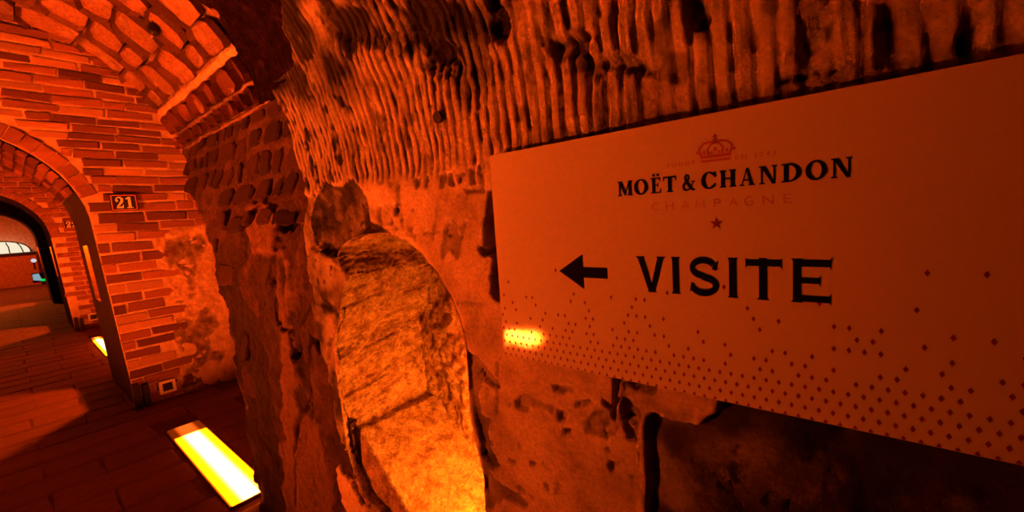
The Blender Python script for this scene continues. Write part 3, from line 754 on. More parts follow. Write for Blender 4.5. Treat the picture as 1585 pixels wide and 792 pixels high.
def cross_wall(name, x0, label, face_mat, lamp_label):
    y0, y1, zt = -1.6, 2.4, 1.75
    n = len(OPEN); V = []; Fc = []
    outer = []
    for y, z in OPEN:
        dy, dz = y - AXIS, max(z - FLOOR, 0.0)
        c = [((y1 if dy > 0 else y0) - AXIS) / dy if abs(dy) > 1e-6 else 1e9, (zt - FLOOR) / dz if dz > 1e-6 else 1e9]
        t = min(c); outer.append((AXIS + dy * t, FLOOR + dz * t))
    corner = []
    for i in range(n): V += [(x0, *OPEN[i]), (x0, *outer[i])]
    for i in range(n - 1):
        a, b = outer[i], outer[i + 1]
        if abs(a[0] - b[0]) > 1e-6 and abs(a[1] - b[1]) > 1e-6:
            V.append((x0, y0 if a[0] < AXIS else y1, zt)); Fc.append((2 * i, 2 * i + 1, len(V) - 1, 2 * i + 3, 2 * i + 2))
        else: Fc.append((2 * i, 2 * i + 1, 2 * i + 3, 2 * i + 2))
    me = mesh_py(name, V, [f[::-1] for f in Fc])
    wall = link(name, me, face_mat, kind='structure', label=label)
    V2 = [(x0 + THICK, b, c) for (a, b, c) in V]
    link('wall_back_face', mesh_py('wall_back_face', V2, Fc), face_mat, parent=wall)
    # reveal: far jamb and vault as one strip, the near jamb with its slot-like recess apart
    xa, xb = x0 + 0.60, x0 + 0.93; za, zb = -0.52, -0.03
    xs = np.linspace(x0, x0 + THICK, 9); arc = OPEN[7:]
    P = np.array([[(x, y, z) for (y, z) in arc] for x in xs])
    d = 0.006 * fbm(P[..., 0] * 9, P[..., 1] * 9, P[..., 2] * 9, 501, 3); P[..., 1] += d; 
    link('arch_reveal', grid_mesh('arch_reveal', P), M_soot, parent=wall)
    m = MB().bm
    def q(pts): m.faces.new([m.verts.new(p) for p in pts])
    J = lambda x, z: (x, float(jamb_y(z)), z)
    for xA, xB, zA, zB in ((x0, x0 + THICK, FLOOR, za), (x0, xa, za, zb), (xb, x0 + THICK, za, zb), (x0, x0 + THICK, zb, AZ)):
        q([J(xA, zA), J(xB, zA), J(xB, zB), J(xA, zB)])
    me = bpy.data.meshes.new('jamb'); m.to_mesh(me); m.free()
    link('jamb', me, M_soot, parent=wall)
    yb = -0.74; m = bmesh.new(); zt2 = 0.16
    B_ = lambda x, z: (x, yb, z)
    q2 = lambda pts: m.faces.new([m.verts.new(p) for p in pts])
    q2([B_(xa, za), B_(xb, za), B_(xb, zt2), B_(xa, zt2)])
    q2([J(xa, za), J(xb, za), B_(xb, za), B_(xa, za)])
    yi = float(jamb_y(zb)) - 0.02
    q2([B_(xa, zt2), B_(xb, zt2), (xb, yi, zt2), (xa, yi, zt2)])
    q2([(xa, yi, zt2), (xb, yi, zt2), (xb, yi, zb), (xa, yi, zb)])
    q2([(xa, yi, zb), (xb, yi, zb), J(xb, zb), J(xa, zb)])
    for x in (xa, xb):
        q2([J(x, za), B_(x, za), B_(x, zb), J(x, zb)]); q2([B_(x, zb), B_(x, zt2), (x, yi, zt2), (x, yi, zb)])
    me = bpy.data.meshes.new('slot_recess'); m.to_mesh(me); m.free()
    link('slot_recess', me, M_pier, parent=wall)
    # small lamp hidden at the top of that recess
    t = thing('recess_lamp', (0.5 * (xa + xb) + 0.01, -0.575, 0.0), lamp_label, 'lamp')
    link('bulb', MB().tube([(-0.02, 0, 0), (0, 0, 0), (0.02, 0, 0)], 0.014).mesh('bulb'), glow('bulb_glow', AMBER, 2600 * SLOT_LAMP), parent=t)
    link('lamp_socket', MB().box(-0.03, 0.03, -0.02, 0.02, 0.012, 0.05).mesh('lamp_socket'), M_darkmetal, parent=t)
    return wall

wall21 = cross_wall('wall_cross', X21, 'brick cross wall with the round arch and the number 21', M_mortar, 'small amber lamp inside the slot of the arch numbered 21')
wall22 = cross_wall('wall_cross.001', XN, 'second brick cross wall seen through the arch numbered 21', M_mortar, 'small amber lamp inside the slot of the second arch')
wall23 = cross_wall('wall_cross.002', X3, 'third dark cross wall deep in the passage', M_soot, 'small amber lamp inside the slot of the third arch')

def inside_open(y, z, grow):
    if z <= AZ: return float(jamb_y(z)) - grow < y < 2 * AXIS - float(jamb_y(z)) + grow
    return math.hypot(y - AXIS, z - AZ) < AR + grow

RENDER_POLY = [on_x(*p, X21)[1:] for p in [(238, 372), (262, 352), (300, 345), (330, 348), (400, 350), (420, 600), (380, 640), (300, 625), (268, 600), (275, 560), (262, 520), (270, 480), (258, 440), (243, 400)]]
def build_wall21_bricks():
    H, G, L = 0.078, 0.0125, 0.25
    z = FLOOR + 0.01; r = 0
    while z < 1.66:
        h = (H if z < 0.25 else 0.064) * random.uniform(0.90, 1.08)
        y = -1.52 + (0.5 * L if r % 2 else 0) + random.uniform(-0.03, 0.03)
        while y < 0.62:
            l = L * random.choice([0.5, 0.92, 1, 1, 1.05, 1.1]) if z > 0.1 else L * random.uniform(0.92, 1.05)
            yc, zc = y + l / 2, z + h / 2
            a, b = y, y + l
            # trim at the arch
            grow = 0.0 if zc < 0.30 else 0.115
            ok = True
            if inside_open(b, zc, grow) or inside_open(a, zc, grow):
                if inside_open(a, zc, grow) and inside_open(b, zc, grow): ok = False
                else:
                    lo, hi = a, b
                    ina = inside_open(a, zc, grow)
                    for _ in range(20):
                        mid = 0.5 * (lo + hi)
                        if inside_open(mid, zc, grow) == ina: lo = mid
                        else: hi = mid
                    if ina: a = hi
                    else: b = lo
            vz = float(np.interp(min(yc, AXIS), [p[0] for p in VAULT[:10]], [p[1] for p in VAULT[:10]]))
            if zc > vz + 0.05: ok = False
            if yc < -1.3 or (yc > 0.42) : ok = False
            if ok and b - a > 0.05:
                sd = float(poly_sd(np.array([0.5 * (a + b)]), np.array([zc]), RENDER_POLY)[0])
                if sd > -0.05:
                    dark = fbm(yc * 2.2, zc * 2.2, 1.0, 601, 2) + (0.35 if -0.75 < yc < -0.3 and 0.2 < zc < 0.95 else -0.1)
                    q = random.random()
                    me = random.choice(BD if q < 0.25 + 0.55 * max(0, dark) else (BP if q > 0.83 else BR))
                    piece('brick', me, wall21, (X21 - random.uniform(0.005, 0.013), 0.5 * (a + b), zc + random.gauss(0, 0.003)), (0, -1, random.gauss(0, 0.012)), (0, 0, 1), (b - a) - G, h - G * random.uniform(0.6, 1.3), 0.03, 0.012)
            y += l
        z += h; r += 1
    # ring of voussoirs around the arch
    k = 30
    for i in range(k):
        t = PI * (i + 0.5) / k
        if not (0.30 < AZ + AR * math.sin(t)): continue
        if t > PI * 0.62: continue
        rr = AR + 0.055
        y, z = AXIS - rr * math.cos(t), AZ + rr * math.sin(t)
        rad = (0, -math.cos(t), math.sin(t)); tan = (0, -math.sin(t), -math.cos(t))
        piece('voussoir', random.choice(BR if random.random() < 0.6 else BD), wall21, (X21 - random.uniform(0.003, 0.014), y, z), tan, rad, 2 * AR * PI / k * 0.5 + 0.002, 0.10, 0.03, 0.02)
    # bricks on the underside of the arch
    m = 34
    for i in range(m):
        t = PI * (i + 0.5) / m
        if not 0.12 * PI < t < 0.66 * PI: continue
        off = 0.0 if i % 2 else 0.11
        x = X21 - off
        while x < X21 + THICK - 0.02:
            a, b = max(x, X21 + 0.002), min(x + 0.22, X21 + THICK)
            if b - a > 0.04:
                rr = AR - 0.010
                y, z = AXIS - rr * math.cos(t), AZ + rr * math.sin(t)
                piece('soffit_brick', random.choice(BD if random.random() < 0.5 else BR), wall21, (0.5 * (a + b), y, z), (1, 0, 0), (0, math.sin(t), math.cos(t)), b - a - 0.012, AR * PI / m - 0.012, 0.03, 0.015)
            x += 0.22
build_wall21_bricks()

def build_render_patch():
    ys = np.arange(-1.5, -0.6, 0.007); zs = np.arange(FLOOR, 0.2, 0.007)
    Y, Z = np.meshgrid(ys, zs, indexing='ij')
    d = poly_sd(Y, Z, RENDER_POLY) + 0.05 * fbm(Y * 8, Z * 8, 0, 611, 4) + 0.015 * fbm(Y * 40, Z * 40, 0, 613, 3)
    th = 0.024 * smooth(0.03, -0.06, d) - 0.010
    ero = smooth(0.08, 0.30, fbm(Y * 6, Z * 5, 2, 615, 4)) * smooth(-0.25, -0.5, Z)
    stain = np.zeros_like(Y)
    for pts in ([(255, 370), (285, 365), (300, 375), (298, 440), (300, 462), (293, 470), (288, 430), (272, 405), (262, 420), (252, 395)],
                [(282, 372), (312, 362), (322, 380), (305, 400), (300, 470), (291, 462), (290, 410)],
                [(262, 500), (275, 490), (300, 495), (318, 470), (335, 490), (345, 500), (325, 520), (330, 560), (305, 560), (285, 540), (268, 525)],
                [(318, 540), (345, 545), (340, 585), (310, 590), (280, 600), (290, 570)]):
        s = poly_sd(Y, Z, [on_x(*p, X21)[1:] for p in pts]) + 0.03 * fbm(Y * 16, Z * 16, 3, 617, 4)
        stain = np.maximum(stain, smooth(0.012, -0.02, s))
    th = th - 0.02 * ero + 0.008 * fbm(Y * 30, Z * 30, 1, 619, 4) + 0.012 * fbm(Y * 9, Z * 9, 1, 621, 3) - 0.008 * stain
    so = np.clip(0.9 * stain * (0.7 + 0.5 * fbm(Y * 25, Z * 25, 5, 623, 3)) + 0.5 * ero * smooth(0, .3, fbm(Y * 20, Z * 20, 2, 625, 3)) + 0.5 * smooth(-1.2, -1.34, Z), 0, 0.9)
    P = np.stack([X21 - th, Y, Z], -1)
    cen = lambda a: 0.25 * (a[:-1, :-1] + a[1:, :-1] + a[1:, 1:] + a[:-1, 1:])
    link('render_patch', grid_mesh('render_patch', P, cen(d) < 0.03, {'soot': so}, flip=True), M_render, parent=wall21, label='pale crumbling lime render stained dark by damp')
build_render_patch()

def build_far_bricks():
    specs = []; z = FLOOR; r = 0
    while z < 1.3:
        y = -1.04 + (0.12 if r % 2 else 0)
        while y < 0.62:
            if not inside_open(y + 0.12, z + 0.035, 0.10) and not inside_open(y, z + 0.035, 0.02):
                specs.append((random.choice(BR), frame((XN - 0.014, y + 0.12, z + 0.035), (0, -1, 0), (0, 0, 1)) @ Matrix.Diagonal((0.23, 0.062, 0.03, 1))))
            y += 0.245
        z += 0.076; r += 1
    for i in range(34):
        t = PI * (i + 0.5) / 34
        specs.append((random.choice(BR), frame((XN - 0.016, AXIS - (AR + 0.05) * math.cos(t), AZ + (AR + 0.05) * math.sin(t)), (0, -math.sin(t), -math.cos(t)), (0, -math.cos(t), math.sin(t))) @ Matrix.Diagonal((0.062, 0.10, 0.03, 1))))
    link('brickwork', merged('brickwork', specs, M_brick), None, parent=wall22, kind='stuff')
build_far_bricks()

# ------------------------------------------------------------------ plain shell of the bays, mostly outside the frame
def quads(name, faces, mat, label, parent=None):
    V, Fs = [], []
    for f in faces:
        Fs.append(tuple(range(len(V), len(V) + len(f)))); V += f
    return link(name, mesh_py(name, V, Fs), mat, parent=parent, kind='structure' if parent is None else None, label=label)
F0 = FLOOR
XE = 1.855                # where the unseen left chalk wall ends, set to half-block the side gallery's lamp
quads('wall_alcove', [[(1.7, -1.45, F0), (X21, -1.45, F0), (X21, -1.45, 0.75), (1.7, -1.45, 0.75)], [(1.7, -1.45, 0.73), (X21, -1.45, 0.73), (X21, -1.03, 0.73), (1.7, -1.03, 0.73)]], M_pier, 'back of the alcove beside the pier')
xb0, xb1 = X21 + THICK, XN
vault_mesh('ceiling_second', xb0, xb1, 0.15, 0.012, 351, M_pier, 'dim vault of the second bay', True, 0.06)
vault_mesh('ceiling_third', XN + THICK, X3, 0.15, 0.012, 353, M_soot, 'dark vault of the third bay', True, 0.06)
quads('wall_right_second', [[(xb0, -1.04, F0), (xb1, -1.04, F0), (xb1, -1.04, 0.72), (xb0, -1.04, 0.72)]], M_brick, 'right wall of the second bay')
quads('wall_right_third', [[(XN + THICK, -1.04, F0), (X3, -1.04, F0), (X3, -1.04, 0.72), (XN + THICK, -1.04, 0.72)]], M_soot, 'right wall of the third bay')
quads('wall_left', [[(-0.9, 1.27, F0), (XE, 1.27, F0), (XE, 1.27, 0.1), (-0.9, 1.27, 0.1)]] +
      [[(x, 0.31 + 0.96 * math.sin(a), 0.1 + 0.82 * math.cos(a)), (x2, 0.31 + 0.96 * math.sin(a), 0.1 + 0.82 * math.cos(a)), (x2, 0.31 + 0.96 * math.sin(b), 0.1 + 0.82 * math.cos(b)), (x, 0.31 + 0.96 * math.sin(b), 0.1 + 0.82 * math.cos(b))]
       for x, x2 in ((-0.9, XE),) for a, b in zip(np.linspace(-0.15, PI / 2, 12)[:-1], np.linspace(-0.15, PI / 2, 12)[1:])] +
      [[(XE, 1.27, F0), (XE, 3.2, F0), (XE, 3.2, 1.0), (XE, 1.27, 1.0)], [(XE, 3.2, F0), (X21, 3.2, F0), (X21, 3.2, 0.75), (XE, 3.2, 0.75)], [(XE, 1.64, 0.73), (X21, 1.64, 0.73), (X21, 3.2, 0.73), (XE, 3.2, 0.73)]], M_soot, 'left chalk wall and side gallery')
quads('wall_left_second', [[(xb0, 1.66, F0), (xb1, 1.66, F0), (xb1, 1.66, 0.72), (xb0, 1.66, 0.72)]], M_brick, 'left wall of the second bay')
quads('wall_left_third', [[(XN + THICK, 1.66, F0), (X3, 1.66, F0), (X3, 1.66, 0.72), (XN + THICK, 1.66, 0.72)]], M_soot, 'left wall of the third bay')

# ------------------------------------------------------------------ floor
LAMP1 = dict(x=3.0, y=-0.617, l=1.32, w=0.19)
LAMP2 = dict(x=7.5, y=-0.61, l=1.46, w=0.12)
def build_floor():
    fl = link('floor', MB().box(-1.2, 36, -1.7, 3.3, FLOOR - 0.2, FLOOR - 0.005).mesh('floor'), M_joint, kind='structure', label='dim red stone-paved floor of the passage')
    PW, PLn = 0.27, 0.52
    x = 1.2; r = 0; far = []
    while x < 15:
        y = -1.25 + (PLn / 2 if r % 2 else 0) + random.uniform(-0.02, 0.02)
        while y < 1.2:
            c = (x + PW / 2, y + PLn / 2)
            hit = any(abs(c[0] - L['x']) < L['l'] / 2 + PW / 2 and abs(c[1] - L['y']) < L['w'] / 2 + PLn / 2 for L in (LAMP1, LAMP2))
            spans = [(y, y + PLn)]
            if hit:
                L = LAMP1 if x < 5 else LAMP2
                spans = [(a, b) for a, b in ((y, min(y + PLn, L['y'] - L['w'] / 2 - 0.004)), (max(y, L['y'] + L['w'] / 2 + 0.004), y + PLn)) if b - a > 0.04]
            for a, b in spans:
                M = frame((c[0], (a + b) / 2, FLOOR + random.uniform(-0.0015, 0.002)), (0, -1, 0), (1, 0, 0)) @ Matrix.Diagonal((b - a - 0.006, PW - 0.006, 0.016, 1))
                if x < 9.0 and -1.25 < a < 0.6:
                    o = bpy.data.objects.new('paver', random.choice(PV)); COL.objects.link(o); o.parent = fl; o.matrix_basis = M
                else: far.append((random.choice(PV), M))
            y += PLn
        x += PW; r += 1
    link('paving', merged('paving', far, M_paver), None, parent=fl, kind='stuff')
build_floor()

# ------------------------------------------------------------------ lamps
def floor_lamp(x, y, l, w, k, label, parts=True):
    t = thing('floor_lamp', (x, y, FLOOR), label, 'lamp', 'amber lamps set in the floor')
    fr = MB(); e = 0.008
    fr.box(-l / 2, l / 2, -w / 2, -w / 2 + e, -0.01, 0.007); fr.box(-l / 2, l / 2, w / 2 - e, w / 2, -0.01, 0.007)
    fr.box(-l / 2, -l / 2 + e, -w / 2, w / 2, -0.01, 0.007); fr.box(l / 2 - e, l / 2, -w / 2, w / 2, -0.01, 0.007)
    link('frame', fr.mesh('frame'), M_steel, parent=t)
    cv = link('cover', MB().box(-0.5, 0.5, -0.085, 0.085, -0.3, 0.3).mesh('cover'), lamp_cover_mat('lamp_cover', k), parent=t)
    cv.scale = ((l - 2 * e), (w - 2 * e) / 0.17, 0.04)
    for sx in (-1, 1):
        link('screw', MB().tube([(sx * (l / 2 - 0.02), 0.05, 0.0), (sx * (l / 2 - 0.02), 0.05, 0.0065)], 0.006, 8).mesh('screw'), M_darkmetal, parent=t)
    return t
floor_lamp(**LAMP1, k=0.9, label='large glowing amber lamp set in the floor beside the dark pier')
floor_lamp(**LAMP2, k=4.0, label='small far glowing lamp in the floor beyond the arch numbered 21')
floor_lamp(2.58, 2.13, 0.95, 0.10, LEFT_LAMP, 'amber lamp set in the floor of the left side gallery, mirrored in the sign')
floor_lamp(7.5, 1.24, 1.46, 0.12, 4.0, 'amber lamp in the floor along the left wall of the second bay')

t = thing('niche_lamp', (0.71, -0.80, -1.12), 'upright amber lamp hidden at the near side of the chalk niche', 'lamp')
link('tube', MB().tube([(0, 0, 0.06), (0, 0, 0.25), (0, 0, 0.52)], 0.012).mesh('tube'), glow('niche_glow', (1, 0.15, 0.006), 310 * NICHE_LAMP), parent=t)
link('holder', MB().box(-0.03, 0.03, -0.03, 0.03, -0.03, 0.06).mesh('holder'), M_darkmetal, parent=t)

# ------------------------------------------------------------------ lettering
def rect(x0, x1, y0, y1): return [(x0, y0), (x1, y0), (x1, y1), (x0, y1)]
def stroke(pts, ws, cap=True):
    """Variable-width stroke along points -> list of quads."""
    L, Rr = [], []
    for i, p in enumerate(pts):
        a, b = pts[max(i - 1, 0)], pts[min(i + 1, len(pts) - 1)]
        d = np.array(b) - np.array(a); d = d / (np.linalg.norm(d) + 1e-9); nrm = np.array([-d[1], d[0]])
        w_ = ws[i] if isinstance(ws, (list, tuple)) else ws
        L.append(np.array(p) + nrm * w_ / 2); Rr.append(np.array(p) - nrm * w_ / 2)
    return [[tuple(L[i]), tuple(Rr[i]), tuple(Rr[i + 1]), tuple(L[i + 1])] for i in range(len(pts) - 1)]
def ell(cx, cy, rx, ry, a0, a1, k=24): return [(cx + rx * math.cos(math.radians(a)), cy + ry * math.sin(math.radians(a))) for a in np.linspace(a0, a1, k)]
def ringp(cx, cy, rx, ry, tx, ty, a0=0, a1=360, k=36):
    o = ell(cx, cy, rx, ry, a0, a1, k); i = ell(cx, cy, rx - tx, ry - ty, a0, a1, k)
    return [[o[j], i[j], i[j + 1], o[j + 1]] for j in range(k - 1)]

def serif_glyph(c):
    """Roman capitals in a unit box (x 0..1, y 0..1)."""
    T, t, s = 0.25, 0.10, 0.075
    def stem(x, y0=0, y1=1, w_=T, ov=0.08): return [rect(x - w_ / 2, x + w_ / 2, y0, y1), rect(x - w_ / 2 - ov, x + w_ / 2 + ov, y0, y0 + s), rect(x - w_ / 2 - ov, x + w_ / 2 + ov, y1 - s, y1)]
    if c == 'M':
        return [rect(0.08, 0.19, 0, 1), rect(0.0, 0.27, 0, s), rect(0, 0.22, 1 - s, 1), [(0.07, 1), (0.30, 1), (0.57, 0.14), (0.47, 0)], [(0.46, 0), (0.54, 0.16), (0.86, 1), (0.75, 1)],
                rect(0.73, 0.94, 0, 1), rect(0.66, 1.0, 0, s), rect(0.76, 1.0, 1 - s, 1)]
    if c in 'O': return ringp(0.5, 0.5, 0.5, 0.52, 0.235, 0.09)
    if c == 'C': return ringp(0.53, 0.5, 0.53, 0.52, 0.25, 0.09, 42, 318) + [[(0.86, 0.98), (0.93, 0.98), (0.93, 0.66), (0.88, 0.66), (0.80, 0.86)], [(0.80, 0.14), (0.86, 0.30), (0.95, 0.32), (0.90, 0.17)]]
    if c in 'EË':
        g = [rect(0.12, 0.41, 0, 1), rect(0, 0.9, 0, s), rect(0, 0.88, 1 - s, 1), rect(0.3, 0.68, 0.48, 0.55), rect(0.62, 0.69, 0.38, 0.66), [(0.75, 1), (0.88, 1), (0.88, 0.74), (0.84, 0.74)], [(0.78, 0), (0.92, 0), (0.96, 0.3), (0.92, 0.3)]]
        if c == 'Ë': g += [ell(0.28, 1.17, 0.11, 0.085, 0, 340, 12), ell(0.68, 1.17, 0.11, 0.085, 0, 340, 12)]
        return g
    if c == 'T': return [rect(0.37, 0.64, 0, 1), rect(0.26, 0.75, 0, s), rect(0, 1, 1 - s * 1.3, 1), [(0, 1), (0.1, 1), (0.06, 0.72), (0, 0.72)], [(0.9, 1), (1, 1), (1, 0.72), (0.95, 0.72)]]
    if c == 'H': return stem(0.2) + stem(0.8) + [rect(0.2, 0.8, 0.46, 0.56)]
    if c == 'A': return [[(0.44, 1), (0.57, 1), (0.94, 0), (0.66, 0)], [(0.44, 0.95), (0.52, 0.95), (0.18, 0), (0.10, 0)], rect(0.25, 0.74, 0.28, 0.37), rect(0.0, 0.30, 0, s), rect(0.6, 1.0, 0, s)]
    if c == 'N': return [rect(0.10, 0.21, 0, 1), rect(0, 0.3, 0, s), rect(0.0, 0.25, 1 - s, 1), [(0.08, 1), (0.35, 1), (0.91, 0), (0.74, -0.02)], rect(0.80, 0.91, 0, 1), rect(0.7, 1.0, 1 - s, 1)]
    if c == 'D': return [rect(0.12, 0.38, 0, 1), rect(0, 0.4, 0, s), rect(0, 0.4, 1 - s, 1)] + ringp(0.38, 0.5, 0.62, 0.5, 0.25, 0.085, -90, 90, 24)
    if c == '&':
        p = [(0.95, 0.55), (0.86, 0.5), (0.74, 0.28), (0.55, 0.08), (0.33, 0.03), (0.14, 0.12), (0.10, 0.28), (0.20, 0.44), (0.42, 0.58), (0.55, 0.74), (0.50, 0.92), (0.36, 0.97), (0.25, 0.88), (0.27, 0.70), (0.45, 0.44), (0.68, 0.16), (0.85, 0.03), (1.0, 0.03)]
        return stroke(p, [0.06, 0.07, 0.09, 0.1, 0.12, 0.18, 0.2, 0.17, 0.09, 0.1, 0.12, 0.1, 0.13, 0.18, 0.2, 0.19, 0.14, 0.06]) + [rect(0.72, 1.0, 0.52, 0.58)]
    return []

def plate_glyph(c):
    """Heavy even capitals with small pointed serifs."""
    T, e = 0.21, 0.05
    def hs(x0, x1, y, d): return [[(x0 - e, y), (x1 + e, y), (x1, y + d * 0.07), (x0, y + d * 0.07)]]
    if c == 'I': return [rect(0.14, 0.86, 0, 1)] + [[(0, 0), (1, 0), (0.86, 0.06), (0.14, 0.06)], [(0.14, 0.94), (0.86, 0.94), (1, 1), (0, 1)]]
    if c == 'V': return [[(0.06, 1), (0.27, 1), (0.60, 0), (0.42, 0)], [(0.74, 1), (0.94, 1), (0.62, 0), (0.44, 0)], [(0, 1), (0.31, 1), (0.27, 0.95), (0.07, 0.95)], [(0.69, 1), (1.0, 1), (0.93, 0.95), (0.74, 0.95)], [(0.38, 0), (0.68, 0), (0.62, 0.05), (0.43, 0.05)]]
    if c == 'S':
        p = ell(0.50, 0.745, 0.37, 0.185, 28, 270, 18)[:-1] + ell(0.50, 0.235, 0.40, 0.165, 90, -150, 18)
        p = [(x, y + 0.0) for x, y in p]
        p = ell(0.49, 0.73, 0.36, 0.20, 30, 255, 16) + ell(0.50, 0.275, 0.385, 0.20, 78, -150, 16)
        return stroke(p, 0.175) + [[(0.78, 0.70), (0.90, 0.66), (0.95, 0.90), (0.82, 0.86)], [(0.04, 0.10), (0.17, 0.12), (0.20, 0.30), (0.09, 0.34)]]
    if c == 'T': return [rect(0.38, 0.60, 0, 1), rect(0.02, 0.98, 0.81, 0.97), [(0, 0.74), (0.04, 0.81), (0.04, 0.97), (0, 1.0)], [(1, 0.74), (0.96, 0.81), (0.96, 0.97), (1, 1.0)], [(0.31, 0), (0.67, 0), (0.60, 0.05), (0.38, 0.05)]]
    if c == 'E': return [rect(0.05, 0.27, 0, 1), rect(0.05, 0.97, 0.82, 0.98), rect(0.05, 0.97, 0.02, 0.17), rect(0.2, 0.72, 0.44, 0.58), [(1, 0.76), (0.96, 0.82), (0.96, 0.97), (1, 1.03)], [(1, -0.03), (0.96, 0.03), (0.96, 0.17), (1, 0.24)],
                       [(0.75, 0.39), (0.71, 0.44), (0.71, 0.58), (0.75, 0.64)], [(0, 0), (0.32, 0), (0.27, 0.05), (0.05, 0.05)], [(0, 1), (0.32, 1), (0.27, 0.95), (0.05, 0.95)]]
    return []

def glyph_mesh(name, items, z0=0.0, z1=0.0006):
    """items: (polygons, x0, x1, y0, y1) placed on a plate."""
    mb = MB()
    for polys, x0, x1, y0, y1 in items:
        for i, q in enumerate(polys): mb.prism([(x0 + p[0] * (x1 - x0), y0 + p[1] * (y1 - y0)) for p in q], z0, z1 + 0.00003 * i)
    me = mb.mesh(name); return me

def text_mesh(name, body, width, height, x0, y0, z=0.0006, spacing=1.0):
    cu = bpy.data.curves.new(name, 'FONT'); cu.body = body; cu.extrude = 0.0003; cu.space_character = spacing
    o = bpy.data.objects.new(name, cu); COL.objects.link(o)
    bpy.context.view_layer.update()
    dg = bpy.context.evaluated_depsgraph_get()
    me = bpy.data.meshes.new_from_object(o.evaluated_get(dg)); me.name = name
    bpy.data.objects.remove(o)
    co = np.array([v.co[:] for v in me.vertices]); mn, mx = co.min(0), co.max(0)
    for v in me.vertices:
        v.co.x = x0 + (v.co.x - mn[0]) / (mx[0] - mn[0]) * width; v.co.y = y0 + (v.co.y - mn[1]) / (mx[1] - mn[1]) * height; v.co.z = z + v.co.z
    return me

